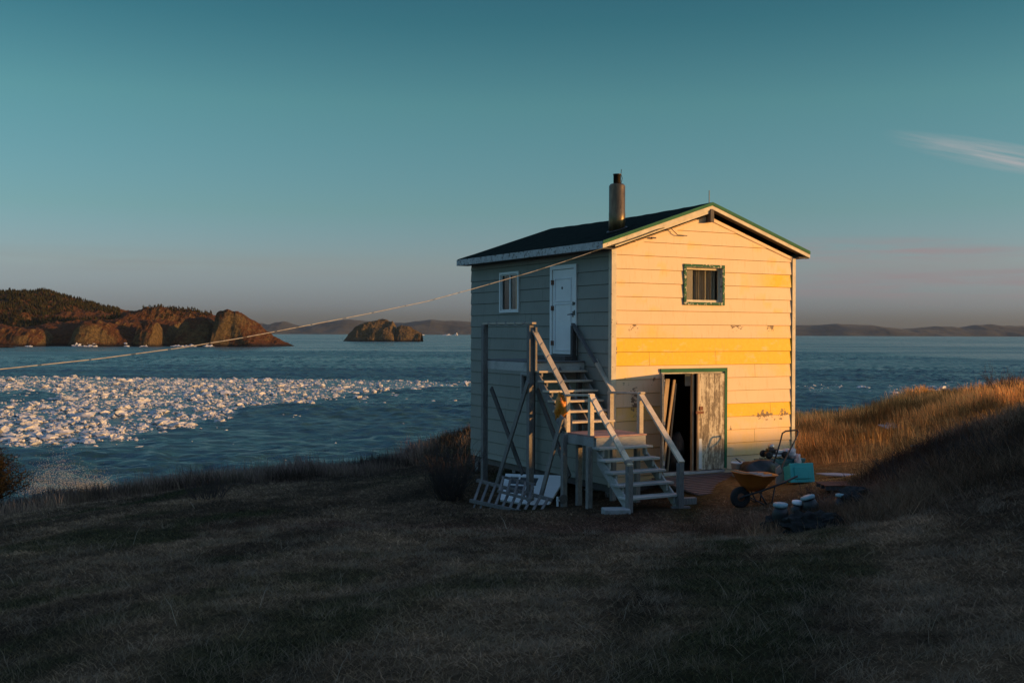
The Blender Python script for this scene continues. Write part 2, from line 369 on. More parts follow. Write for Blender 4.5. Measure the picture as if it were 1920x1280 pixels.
def G(x, y, rough=True):
    x = np.atleast_1d(np.asarray(x, float)); y = np.atleast_1d(np.asarray(y, float))
    xc = np.clip(x, -70, 32); yc = np.clip(y, -20, 45)
    z = np.zeros(len(x))
    for s in range(0, len(x), 40000):
        q = slice(s, s+40000)
        r = np.hypot(xc[q, None]-cp[None, :, 0], yc[q, None]-cp[None, :, 1])
        z[q] = _tps(r)@_w[:len(cp)] + _w[-3] + _w[-2]*xc[q] + _w[-1]*yc[q]
    # the hill out of frame on the right that keeps the low sun off the yard
    p = .171*x+.985*y
    crest = np.interp(p, [-80,-20,5,14,19.2,21.3,24.5,31,40,52], [8,7.4,6.4,5.0,4.0,3.7,3.42,1.9,-.2,-6])
    crest = crest+.4*(fbm(x/4, y/4, 5)-.5)
    k = np.exp(-((x-62)/13.0)**2); z = z*(1-k)+np.maximum(crest, z)*k
    z = z+.45*np.exp(-(((x+1.2)/1.6)**2+((y-31.2)/1.4)**2))+.35*np.exp(-(((x+.2)/1.8)**2+((y-31.5)/1.6)**2))
    d = y-edge_y(x)+1.6*(fbm(x/3.0, y/3.0, 9)-.5)
    z = z-(np.clip(d, 0, None)**1.25)*1.15
    z = np.where(d > 0, np.maximum(z-.0, SEA-6), z)
    if rough:
        yard = np.exp(-(((x-3.5)/4.5)**2+((y-22)/4)**2))
        z = z+(fbm(x/1.7, y/1.7, 21, 3)-.5)*.16*(1-.75*yard)+(fbm(x/.35, y/.35, 31, 3)-.5)*.05*(1-.5*yard)
        fld = sstep(24, 27, y)*sstep(6.5, 9, x)*(1-sstep(30, 36, x)); z = z+fld*((fbm(x/1.7, y/1.2, 43, 3)-.5)*1.05)
        bank = sstep(0, 1.2, z-(-2.55))*sstep(14, 18, y)
        z = z+bank*(fbm(x/.9, y/.9, 41, 3)-.5)*.5
    return z
def gz(x, y): return float(G([x], [y])[0])

def ground_mix(x, y):
    """0 = dead straw, 1 = green; streaks run away from the viewer like old mower lanes"""
    a = .26; u = x*math.cos(a)-y*math.sin(a); v = x*math.sin(a)+y*math.cos(a)
    g = fbm(u/1.25+.6*vn(v/5, u/5, 3), v/6.5, 55, 3)+.28*(fbm(x/.9, y/.9, 58, 3)-.5)
    g = g+.16*(fbm(x/.28, y/.34, 60, 2)-.5); return .80*sstep(.52, .78, g)
STRAW = np.array([(.235, .148, .085), (.105, .068, .042), (.34, .24, .155)]); GREEN = np.array([(.050, .060, .022), (.070, .068, .030)]); GOLD = np.array([(.60, .33, .11), (.40, .20, .065)]); SOIL = np.array((.055, .040, .030))
def ground_color(x, y, r=None):
    n = len(x); r = rng.random(n) if r is None else r
    g = ground_mix(x, y)[:, None]; k = fbm(x/2.4, y/2.4, 77, 3)[:, None]
    cl_ = (.55+.95*fbm(x/.22, y/.30, 66, 2)**1.3)[:, None]*(.45+1.25*sstep(.3, .72, fbm((x*.966-y*.258)/.95+3, (x*.258+y*.966)/4.2, 67, 3)))[:, None]
    s = (STRAW[0]*(1-k)+STRAW[1]*k)*cl_; s = s*(1-.35*r[:, None])+STRAW[2]*.35*r[:, None]
    gr = GREEN[0]*(1-r[:, None])+GREEN[1]*r[:, None]
    c = (s*(1-g)+gr*g)*.80
    gold = (sstep(2.3, 5.2, x-(y-20)*.12)*sstep(18.5, 21.5, y))[:, None]      # dry golden grass round and behind the house
    gc = GOLD[0]*(1-r[:, None])+GOLD[1]*r[:, None]
    c = c*(1-gold)+gc*gold
    path = np.exp(-((y-(16.6+.16*(x+2)))/.9)**2)*sstep(-6, -2, x)*(1-sstep(5, 9, x))   # worn, reddish track in front of the house
    c = c*(1-.55*path[:, None])+np.array((.16, .085, .06))*.55*path[:, None]
    rim = sstep(3.2, .3, edge_y(x)-y)[:, None]*(1-gold)
    c = c*(1-.7*rim)+np.array((.20, .135, .115))*.7*rim
    return c

def axis(segs):
    out_ = [segs[0][0]]
    for a, b, st in segs:
        n = max(1, int(round((b-a)/st))); out_ += list(a+(b-a)*(np.arange(n)+1)/n)
    return np.array(out_)
gx = axis([(-400,-80,16),(-80,-25,2.5),(-25,-12,.5),(-12,18,.14),(18,34,.5),(34,90,2.0),(90,400,16)])
gy = axis([(-200,-20,12),(-20,4,.8),(4,40,.14),(40,60,.7),(60,90,6)])
X, Y = np.meshgrid(gx, gy); xf = X.ravel(); yf = Y.ravel(); zf = G(xf, yf)
nx, ny = len(gx), len(gy); idx = np.arange(nx*ny).reshape(ny, nx)
quads = np.stack([idx[:-1, :-1].ravel(), idx[:-1, 1:].ravel(), idx[1:, 1:].ravel(), idx[1:, :-1].ravel()], 1)
colr = ground_color(xf, yf, fbm(xf/.2, yf/.2, 91, 2))*.75
cl = sstep(0, 2.5, yf-edge_y(xf))[:, None]; colr = colr*(1-cl)+np.array((.06, .045, .035))*cl
m, t, b = newmat('ground_turf'); co = objco(t)
vc = N(t, 'ShaderNodeAttribute', attribute_name='tint').outputs['Color']; n = noise_node(t, co, 9, 8, .75); n2 = noise_node(t, co, 60, 4, .7)
t.links.new(mixc(t, 1.0, vc, rmp(t, n, [(.3, (.35, .33, .3)), (.7, (1.35, 1.3, 1.25))]), 'MULTIPLY'), b.inputs['Base Color']); b.inputs['Roughness'].default_value = 1; b.inputs['Specular IOR Level'].default_value = .05
bump(t, b, mth(t, 'ADD', n, n2), 1.0, .06); MT['turf'] = m
tag(mesh_np('ground', np.c_[xf, yf, zf], [quads], m, attrs={'tint': ('C', colr)}, smooth=True), kind='structure')

# ---------------------------------------------------------------- grass blades
def m_grass():
    m, t, b = newmat('grass_blade'); vc = N(t, 'ShaderNodeAttribute', attribute_name='tint').outputs['Color']
    t.links.new(vc, b.inputs['Base Color']); b.inputs['Roughness'].default_value = .85; b.inputs['Specular IOR Level'].default_value = .1
    tl = N(t, 'ShaderNodeBsdfTranslucent'); t.links.new(vc, tl.inputs[0]); mx = N(t, 'ShaderNodeMixShader'); mx.inputs[0].default_value = .3
    t.links.new(b.outputs[0], mx.inputs[1]); t.links.new(tl.outputs[0], mx.inputs[2]); t.links.new(mx.outputs[0], t.nodes['Material Output'].inputs[0]); return m
MT['grass'] = m_grass()
def blades(x, y, h, wd, lean, col, z=None, wind=None):
    """every blade: a bent strip of a quad and a tip"""
    n = len(x); z = G(x, y)-.01 if z is None else z
    a = rng.random(n)*2*np.pi; dx = np.cos(a)*wd/2; dy = np.sin(a)*wd/2
    b = rng.random(n)*2*np.pi; lx = np.cos(b)*lean*h; ly = np.sin(b)*lean*h
    if wind is not None: lx = lx+wind[0]*h; ly = ly+wind[1]*h
    hz = h*np.clip(1-.45*np.hypot(lx, ly)/h, .15, 1)
    b0 = np.stack([x-dx, y-dy, z], 1); b1 = np.stack([x+dx, y+dy, z], 1)
    m0 = np.stack([x-dx*.8+lx*.38, y-dy*.8+ly*.38, z+hz*.6], 1); m1 = np.stack([x+dx*.8+lx*.38, y+dy*.8+ly*.38, z+hz*.6], 1)
    tp = np.stack([x+lx, y+ly, z+hz], 1)
    V = np.stack([b0, b1, m1, m0, tp], 1).reshape(-1, 3); o = np.arange(n)[:, None]*5
    return V, o+np.array([[0, 1, 2, 3]]), o+np.array([[3, 2, 4]]), np.repeat(col, 5, 0)
def grass_obj(name, label, parts):
    Vs, Q, T, C = [], [], [], []; off = 0
    for V, q, t_, c in parts: Vs.append(V); Q.append(q+off); T.append(t_+off); C.append(c); off += len(V)
    return tag(mesh_np(name, np.concatenate(Vs), [np.concatenate(Q), np.concatenate(T)], MT['grass'], attrs={'tint': ('C', np.concatenate(C))}), label, 'grass', kind='stuff')
def scatter_view(n, y0, y1, x_over=1.15, power=1.0):
    """points over the ground in a wedge ahead, thinning with distance"""
    y = y0*(y1/y0)**(rng.random(n)**power); x = (rng.random(n)*2-1)*.5*x_over*y+.02*y; return x, y
FLOOR = []     # footprints kept free of blades: (cx, cy, ux, uy, half u, half v)
def keep(x, y):
    k = np.ones(len(x), bool)
    for cx, cy, ux, uy, hu, hv in FLOOR:
        a = (x-cx)*ux+(y-cy)*uy; b = -(x-cx)*uy+(y-cy)*ux; k &= ~((abs(a) < hu) & (abs(b) < hv))
    return k

def hpix(x, y, z):   # picture position of a point, used only to shape distant outlines at their own distance
    px = 960+F*(x/y); py = 640-16.5-F*z/y+ROLL*(px-960); return px, py
def sea_pt(px, py):
    y_ = -SEA*F/(py-623.5-ROLL*(px-960)); return (px-960)/F*y_, y_
topx = np.array([-400,0,200,600,880,960]); topy = np.array([704,706,708,711,715,716])
botx = np.array([-400,-60,0,60,180,300,380,430,500,560,600,700,760,880,960]); boty = np.array([880,850,842,846,833,817,795,778,762,757,750,741,731,726,722])
def dens(px, py):
    tpy = np.interp(px, topx, topy); bt = np.interp(px, botx, boty); wob = (fbm(px/40, py/9, 61)-.5)*16*sstep(706, 790, py)
    d = sstep(-1.5, 1.5, py-tpy)*sstep(5, -9, py-bt+wob*1.5)
    d = d*np.where(px > 430, .62+.38*sstep(760, 430, px), 1)
    bay = sstep(150, 60, px+(fbm(px/30, py/6, 12)-.5)*90)*np.exp(-((py-745)/11.)**4)
    d = d*(1-bay)*(.55+.45*sstep(.30, .48, fbm(px/26, py/5, 64)))
    sparse = .22*sstep(.45, .7, fbm(px/18, py/4, 99))*np.exp(-np.clip(py-bt, 0, None)/45.)*(py > tpy+2)+.008*(py > tpy+2)
    right = np.where(px > 1480, .28*np.exp(-((py-728)/14.)**2)*sstep(.42, .6, fbm(px/30, py/5, 3)), 0)
    return np.where(px > 1480, right, np.maximum(d, sparse))
def ice_cover(x, y):
    y_ = np.maximum(y, 60); px, py = hpix(x, y_, SEA); return np.where((y > 100) & (y < 420), sstep(.15, .5, dens(px, py)), 0)
# ================================================================ SEA
m, t, b = newmat('cold_sea'); co = objco(t)
pos = N(t, 'ShaderNodeNewGeometry'); ps = N(t, 'ShaderNodeSeparateXYZ'); t.links.new(pos.outputs['Position'], ps.inputs[0])
wv = noise_node(t, co, .9, 5, .65, (.5, 1.0, 1)); wv2 = noise_node(t, co, .10, 4, .6, (.35, 1, 1)); wv3 = noise_node(t, co, .010, 4, .6, (.22, 1, 1))
c = rmp(t, wv3, [(.35, (.014, .045, .043)), (.65, (.030, .078, .074))]); t.links.new(c, b.inputs['Base Color'])
t.links.new(maprange(t, wv3, .35, .65, .13, .34), b.inputs['Roughness']); b.inputs['IOR'].default_value = 1.33
hgt = mth(t, 'ADD', mth(t, 'MULTIPLY', wv, .35), mth(t, 'MULTIPLY', wv2, 2.4)); bump(t, b, hgt, 1.0, 1.0); MT['sea'] = m
sx = axis([(-30000,-3000,3000),(-3000,-900,300),(-900,-240,12),(-240,240,.75),(240,900,12),(900,3000,300),(3000,30000,3000)])
sy = axis([(-2000,0,500),(0,80,8),(80,240,.4),(240,420,.75),(420,800,2.2),(800,1700,9),(1700,3000,100),(3000,36000,3000)])
X, Y = np.meshgrid(sx, sy); nx, ny = len(sx), len(sy); idx = np.arange(nx*ny).reshape(ny, nx); X = X.ravel(); Y = Y.ravel()
quads = np.stack([idx[:-1, :-1].ravel(), idx[:-1, 1:].ravel(), idx[1:, 1:].ravel(), idx[1:, :-1].ravel()], 1)
calm = sstep(.25, .75, fbm(X/60, Y/22, 88, 2))
Zs = (ridged(X/9.5+.35*Y/9, Y/4.6, 81, 3)-.5)*.85+(fbm(X/2.4, Y/1.3, 85, 2)-.5)*.72+np.sin(Y/3.1+.12*X+2.2*fbm(X/14, Y/14, 83, 2)*3)*.10
Zs = Zs*(.6+.6*calm)*(1-.85*ice_cover(X, Y))*sstep(60, 85, Y)*(1-sstep(500, 1700, Y))*(1-sstep(240, 300, abs(X)))
tag(mesh_np('sea', np.c_[X, Y, SEA+Zs], [quads], m, smooth=True), kind='structure')

# ================================================================ FAR LAND
def z_at(px, py, Y_): return -(py-623.5-ROLL*(px-960))*Y_/F
def land(name, x0, x1, nx_, y0, y1, ny_, layers, amp, mat, label, cat, seed, kind=None, fine=8.0):
    xs = np.linspace(x0, x1, nx_); ys = np.linspace(y0, y1, ny_); X, Y = np.meshgrid(xs, ys); X = X.ravel(); Y = Y.ravel(); Z = np.full(X.shape, -8.0)
    for Yc, wf, wb, pts in layers:
        pts = np.array(pts, float); xc = (pts[:, 0]-960)/F*Yc; zc = z_at(pts[:, 0], pts[:, 1], Yc)-SEA
        wob = (fbm(X/(wf*1.2), Y/(wf*1.2), seed+int(Yc)) - .5)*wf*.9
        h = np.interp(X, xc, zc, left=-8, right=-8); d = Y-Yc+wob
        front = sstep(-wf, 0, d)**.7; back = 1-sstep(0, wb, d)
        Z = np.maximum(Z, np.where(d < 0, h*front-(1-front)*4, h*back-(1-back)*8))
    rel = sstep(0, 12, Z)
    gul = ridged(X/(fine*3.2), Y/(fine*3.2), seed, 5)-.5
    Z = Z+rel*amp*(gul*1.2)+sstep(-1, 5, Z)*amp*.35*(ridged(X/fine, Y/fine, seed+9, 4)-.5)
    idx = np.arange(nx_*ny_).reshape(ny_, nx_); quads = np.stack([idx[:-1, :-1].ravel(), idx[:-1, 1:].ravel(), idx[1:, 1:].ravel(), idx[1:, :-1].ravel()], 1)
    o = mesh_np(name, np.c_[X, Y, Z+SEA], [quads], mat, smooth=False)
    return tag(o, label, cat, kind=kind), (xs, ys, Z.reshape(ny_, nx_))
def m_rock(name, heath, heath2, rock, rock2, s1=.05):
    m, t, b = newmat(name); co = objco(t); g = N(t, 'ShaderNodeNewGeometry'); sp_ = N(t, 'ShaderNodeSeparateXYZ'); t.links.new(g.outputs['Normal'], sp_.inputs[0])
    pz = N(t, 'ShaderNodeSeparateXYZ'); t.links.new(g.outputs['Position'], pz.inputs[0])
    n = noise_node(t, co, s1, 7, .7); n2 = noise_node(t, co, s1*6, 6, .75)
    steep = mth(t, 'ADD', sp_.outputs[2], mth(t, 'MULTIPLY', mth(t, 'SUBTRACT', n, .5), .7))
    c = mixc(t, maprange(t, steep, .50, .72), rmp(t, n2, [(.3, rock2), (.7, rock)]), rmp(t, n2, [(.3, heath2), (.7, heath)]))
    low = mth(t, 'ADD', mth(t, 'SUBTRACT', pz.outputs[2], SEA), mth(t, 'MULTIPLY', n, -6))
    c = mixc(t, maprange(t, low, -2.4, .2), (.018, .015, .013), c)
    t.links.new(c, b.inputs['Base Color']); b.inputs['Roughness'].default_value = .95; b.inputs['Specular IOR Level'].default_value = .1
    bump(t, b, n2, 1.0, 6.0); return m
MT['headland'] = m_rock('headland_rock', (.16, .060, .024), (.045, .024, .011), (.23, .150, .062), (.048, .034, .019))
head, HG = land('headland', -640, -190, 620, 780, 1520, 300, [
 (1330, 230, 180, [(-300,577),(-150,558),(0,556),(60,552),(110,553),(160,569),(190,579),(240,589),(275,597),(345,606),(400,618),(440,645)]),
 (1150, 70, 90, [(180,645),(215,600),(250,590),(272,586),(284,581),(310,579),(345,585),(385,594),(402,599),(425,610),(440,648)]),
 (1075, 34, 70, [(328,652),(343,614),(352,604),(370,601),(394,602),(403,612),(409,645)]),
 (1065, 40, 60, [(404,646),(411,594),(430,588),(450,590),(470,601),(484,613),(497,624),(512,634),(530,641),(550,648)]),
 (1010, 40, 60, [(-120,630),(-60,614),(0,614),(30,617),(60,616),(74,622),(84,634),(90,652)]),
 (1030, 34, 60, [(140,648),(155,614),(165,607),(190,606),(215,617),(235,628),(255,636),(266,650)]),
 (1120, 110, 80, [(-200,640),(0,622),(85,612),(150,608),(250,605),(300,603),(340,612),(352,640)]),
 (1035, 26, 60, [(254,649),(261,611),(275,607),(292,612),(299,649)]),
 (905, 14, 14, [(-40,652),(0,646),(20,649),(40,655)]),
], 8.5, MT['headland'], 'rust brown rocky headland with cliffs, wooded on its higher left end', 'headland', 3, fine=9)
MT['island'] = m_rock('island_rock', (.17, .11, .05), (.06, .042, .024), (.24, .165, .075), (.04, .028, .02))
isl, _ = land('island', -320, -140, 260, 1560, 1860, 130, [
 (1700, 55, 60, [(643,640),(655,628),(668,614),(680,607),(697,603),(715,603),(735,606),(742,616),(745,632)]),
 (1690, 40, 50, [(735,636),(745,616),(752,611),(765,614),(775,622),(790,627),(803,637)]),
 (1640, 20, 30, [(770,640),(780,629),(792,630),(806,638)]),
], 9.0, MT['island'], 'small bare rock island standing alone off the headland', 'island', 12, fine=9)
farh, _ = land('hills', -3400, 500, 380, 6600, 8200, 60, [
 (7300, 500, 600, [(300,612),(430,611),(480,607),(495,609),(505,611),(520,606),(535,604),(555,611),(580,613),(600,606),(655,600),(720,606),(770,606),(812,602),(835,605),(860,605),(885,606),(960,607),(1020,612),(1080,623)])], 22, MT['farhill'], None, None, 33, kind='structure', fine=140)
farh2, _ = land('hills', 1400, 5200, 320, 6800, 8400, 60, [
 (7500, 500, 600, [(1380,622),(1440,613),(1487,611),(1530,610),(1560,607),(1590,608),(1640,613),(1680,617),(1720,614),(1750,613),(1785,616),(1820,611),(1850,610),(1880,613),(1920,612),(2000,610),(2150,615),(2300,626)])], 18, MT['farhill'], None, None, 47, kind='structure', fine=140)
# conifer wood on the headland: far off, reads as one mass
xs, ys, Z = HG
n = 17000; tx = rng.uniform(-640, -335, n); ty = rng.uniform(1120, 1420, n)
ix = np.clip(((tx-xs[0])/(xs[1]-xs[0])).astype(int), 0, len(xs)-1); iy = np.clip(((ty-ys[0])/(ys[1]-ys[0])).astype(int), 0, len(ys)-1); tz = Z[iy, ix]
ppx, ppy = hpix(tx, ty, tz+SEA); k = (tz > 17) & (ppx < 225) & (rng.random(n) < sstep(.26, .42, fbm(tx/45, ty/45, 8))) & (ppy < 617)
tx2 = rng.uniform(-395, -280, 700); ty2 = rng.uniform(1125, 1185, 700)
ix2 = np.clip(((tx2-xs[0])/(xs[1]-xs[0])).astype(int), 0, len(xs)-1); iy2 = np.clip(((ty2-ys[0])/(ys[1]-ys[0])).astype(int), 0, len(ys)-1); tz2 = Z[iy2, ix2]
px2, py2 = hpix(tx2, ty2, tz2+SEA); k2 = (py2 < 597) & (px2 > 265) & (px2 < 400)
tx = np.r_[tx[k], tx2[k2]]; ty = np.r_[ty[k], ty2[k2]]; tz = np.r_[tz[k], tz2[k2]]; hh = np.r_[rng.uniform(2.4, 5.0, k.sum()), rng.uniform(2, 4, k2.sum())]
V = []; Fc = []; C = []; ns = 6
for j, (xx, yy, zz, h) in enumerate(zip(tx, ty, tz, hh)):
    o = len(V); r = h*rng.uniform(.2, .32); a0 = rng.random()*6; cc = np.array((.020, .022, .010))*rng.uniform(.6, 1.7)+np.array((.020, .007, 0))*rng.random()
    for tier, (rr, hb) in enumerate(((1, .12), (.62, .42))):
        for q in range(ns):
            an = a0+q*2*math.pi/ns+tier; V.append((xx+math.cos(an)*r*rr*rng.uniform(.7, 1.15), yy+math.sin(an)*r*rr, zz+SEA+h*hb)); C.append(cc)
        V.append((xx, yy, zz+SEA+h*(.72 if tier == 0 else 1))); C.append(cc*1.2); tp = len(V)-1; bs = tp-ns
        for q in range(ns): Fc.append((bs+q, bs+(q+1) % ns, tp))
wood = mesh_np('forest', np.array(V), [np.array(Fc)], MT['grass'], attrs={'tint': ('C', np.array(C))}); tag(wood, 'dark conifer wood covering the top of the headland', 'forest', kind='stuff')

# ================================================================ ICE
def m_ice():
    m, t, b = newmat('sea_ice'); co = objco(t); n = noise_node(t, co, 1.4, 5, .6)
    t.links.new(rmp(t, n, [(.3, (.30, .31, .33)), (.65, (.56, .53, .51))]), b.inputs['Base Color']); b.inputs['Roughness'].default_value = .6
    bump(t, b, noise_node(t, co, 5, 4, .7), .5, .1); return m
MT['ice'] = m_ice()
n = 150000
yy = rng.uniform(118, 350, n); xx = rng.uniform(-.62, .5, n)*yy; px, py = hpix(xx, yy, SEA)
k = rng.random(n) < dens(px, py)*.50*(.35+.65*sstep(.36, .52, fbm(xx/5.5, yy/5.5, 19, 3))); xx = xx[k]; yy = yy[k]; px = px[k]; py = py[k]; dn = dens(px, py)
sz = np.exp(rng.normal(-.86, .60, len(xx)))*np.where(dn < .12, .5, 1); sz = np.clip(sz, .10, 2.1)
order = np.argsort(-(sz/yy)*((px > -5) & (px < 1925) & ~((px > 880) & (px < 1490)))); big = order[:300]; rest = order[300:]
# 300 floes that show largest: objects of their own
tmpl = []
for i in range(9):
    mb = MB(); mb.lump((0, 0, .1), (.52, .42, .27), 10+i*3.3, 2, .42, 1.9, flat=-.22); mb.lump((.22*math.cos(i), .2*math.sin(i), .05), (.38, .34, .22), 50+i, 2, .3, 2, flat=-.2)
    o = mb.build('ice_floe', MT['ice']); tmpl.append(o)
for j, q in enumerate(big):
    o = tmpl[j] if j < len(tmpl) else tmpl[j % len(tmpl)].copy()
    if j >= len(tmpl): COL.objects.link(o)
    s_ = float(sz[q]); o.location = (xx[q], yy[q], SEA+.02*s_); o.rotation_euler = (rng.normal(0, .08), rng.normal(0, .08), rng.random()*6.28); o.scale = (s_*rng.uniform(.9, 1.6), s_*rng.uniform(.8, 1.3), s_*rng.uniform(.7, 1.15))
    tag(o, 'lump of broken white sea ice floating among the drift ice on the bay', 'ice floe', 'larger floes in the drift ice')
# the rest in one object
base = []
for q in range(7): a = q*2*math.pi/7; base.append((math.cos(a)*.52, math.sin(a)*.46, -.12))
for q in range(7): a = q*2*math.pi/7+.3; base.append((math.cos(a)*.42, math.sin(a)*.38, .17))
for q in range(4): a = q*2*math.pi/4+.2; base.append((math.cos(a)*.2, math.sin(a)*.2, .31))
base = np.array(base); tf = [(i, (i+1) % 7, 7+(i+1) % 7, 7+i) for i in range(7)]; t4 = [(14, 15, 16, 17)]
t3 = [(7, 8, 14), (8, 9, 14), (9, 15, 14), (9, 10, 15), (10, 11, 15), (11, 16, 15), (11, 12, 16), (12, 13, 17), (12, 17, 16), (13, 7, 17), (7, 14, 17)]
nr = len(rest); a = rng.random(nr)*6.28; sc = np.stack([sz[rest]*rng.uniform(.9, 1.7, nr), sz[rest]*rng.uniform(.7, 1.2, nr), sz[rest]*rng.uniform(.4, .95, nr)], 1)
B = base[None]*(1+rng.normal(0, .22, (nr, 18, 3)))*sc[:, None]; V = np.stack([B[..., 0]*np.cos(a)[:, None]-B[..., 1]*np.sin(a)[:, None]+xx[rest][:, None], B[..., 0]*np.sin(a)[:, None]+B[..., 1]*np.cos(a)[:, None]+yy[rest][:, None], B[..., 2]+SEA], 2)
off = (np.arange(nr)*18)[:, None, None]
def rep(f): f = np.array(f)[None]+off; return f.reshape(-1, f.shape[-1])
tag(mesh_np('drift_ice', V.reshape(-1, 3), [rep(tf+t4), rep(t3)], MT['ice']), 'wide field of small broken white drift ice floating on the bay', 'drift ice', kind='stuff')
# snow and stranded ice along the headland's shore, surf there
V = []; Fc = []
n = 1500; sx_ = rng.uniform(-10, 405, n); yq = np.interp(sx_, [0, 140, 250, 300, 405], [965, 1000, 1000, 1030, 1035])+rng.normal(0, 9, n); kk = fbm(sx_/24, sx_*0+2, 71, 2) > .5; sx_ = sx_[kk]; yq = yq[kk]
xq = (sx_-960)/F*yq; nr = len(xq); s_ = np.exp(rng.normal(.1, .45, nr)); a = rng.random(nr)*6.28; sc = np.stack([s_*2.0, s_*2.0, s_*rng.uniform(.4, 1.6, nr)], 1)
ixx = np.clip(((xq-xs[0])/(xs[1]-xs[0])).astype(int), 0, len(xs)-1); iyy = np.clip(((yq-ys[0])/(ys[1]-ys[0])).astype(int), 0, len(ys)-1); zq = np.clip(Z[iyy, ixx], 0, 2.5)
B = base[None]*(1+rng.normal(0, .3, (nr, 18, 3)))*sc[:, None]; V = np.stack([B[..., 0]+xq[:, None], B[..., 1]+yq[:, None], B[..., 2]+SEA+zq[:, None]], 2); off = (np.arange(nr)*18)[:, None, None]
tag(mesh_np('stranded_ice', V.reshape(-1, 3), [rep(tf+t4), rep(t3)], MT['ice']), 'broken ice and snow washed up along the foot of the headland', 'ice', kind='stuff')
# two small icebergs and surf far off
def berg(px_, py_, Y_, wid, hgt, seed, label):
    x_ = (px_-960)/F*Y_; mb = MB(); mb.lump((0, 0, 0), (wid, wid*.7, hgt), seed, 3, .3, 1.6, flat=-.5); mb.lump((wid*.3, 0, hgt*.3), (wid*.4, wid*.4, hgt*1.1), seed+4, 2, .3, 1.5, flat=-1)
    o = mb.build('iceberg', MT['ice']); o.location = (x_, Y_, SEA); tag(o, label, 'iceberg', 'far icebergs')
berg(838, 624, 5200, 20, 4, 2, 'low white iceberg far out, left one of the two beside the house corner')
berg(855, 623, 5200, 9, 9, 5, 'small peaked white iceberg far out, right one of the two beside the house corner')
berg(792, 625, 5000, 9, 4, 9, 'tiny white iceberg just behind the right tip of the rock island')
# wave breaking on the rocks below the bluff
n = 6500; u = rng.random(n); hgt = np.abs(rng.normal(0, 1, n))*2.0*np.interp(u, [0, .3, .45, .6, 1], [.25, .9, .75, .45, .3]); sxp = -41.5+u*6.5+rng.normal(0, .5, n); syp = 94+rng.normal(0, 1.2, n); szp = SEA+hgt
r = rng.uniform(.010, .034, n); V = np.stack([np.stack([sxp-r, syp, szp], 1), np.stack([sxp+r, syp, szp], 1), np.stack([sxp, syp, szp+r*1.8], 1), np.stack([sxp, syp-r, szp+r*.6], 1)], 1).reshape(-1, 3)
o_ = (np.arange(n)*4)[:, None]; tri = np.concatenate([o_+np.array([[0, 1, 2]]), o_+np.array([[0, 3, 2]]), o_+np.array([[3, 1, 2]]), o_+np.array([[0, 1, 3]])])
tag(mesh_np('sea_spray', V, [tri], MT['spray']), 'white spray thrown up by a wave below the grassy bluff', 'spray', kind='stuff')
# ================================================================ HOUSE
# house frame: a along the gabled front, b back along the shaded side, z as in the world (camera height = 0)
HX, HY = 1.972, 21.5; UX, UY = .878, .4787; HR = math.atan2(UY, UX)
def H(p): return Vector((HX+UX*p[0]-UY*p[1], HY+UY*p[0]+UX*p[1], p[2]))
def H2(a, b): v = H((a, b, 0)); return v.x, v.y
def hb(): return MB(H)
Wd, Dp, Z0, ZE, SL, ZP = 4.75, 6.23, -3.03, 1.63, .336, 2.67     # width, depth, bottom, eave, roof slope, apex
def on_front(px, py, b=0.0):     # (a, z) on the plane b = const
    d = ray(px, py); nrm = Vector((-UY, UX, 0)); o = H((0, b, 0)); k = (o.x*nrm.x+o.y*nrm.y)/(d.x*nrm.x+d.y*nrm.y); p = d*k
    return (p.x-HX)*UX+(p.y-HY)*UY, p.z
def on_side(px, py, a=0.0):      # (b, z) on the plane a = const
    d = ray(px, py); nrm = Vector((UX, UY, 0)); o = H((a, 0, 0)); k = (o.x*nrm.x+o.y*nrm.y)/(d.x*nrm.x+d.y*nrm.y); p = d*k
    return -(p.x-HX)*UY+(p.y-HY)*UX, p.z
house = thing('wooden_house', 'tall two storey wooden house with sunlit yellow gable front and dark roof on the bluff', 'house', (*H2(0, 0), Z0-.3), HR)

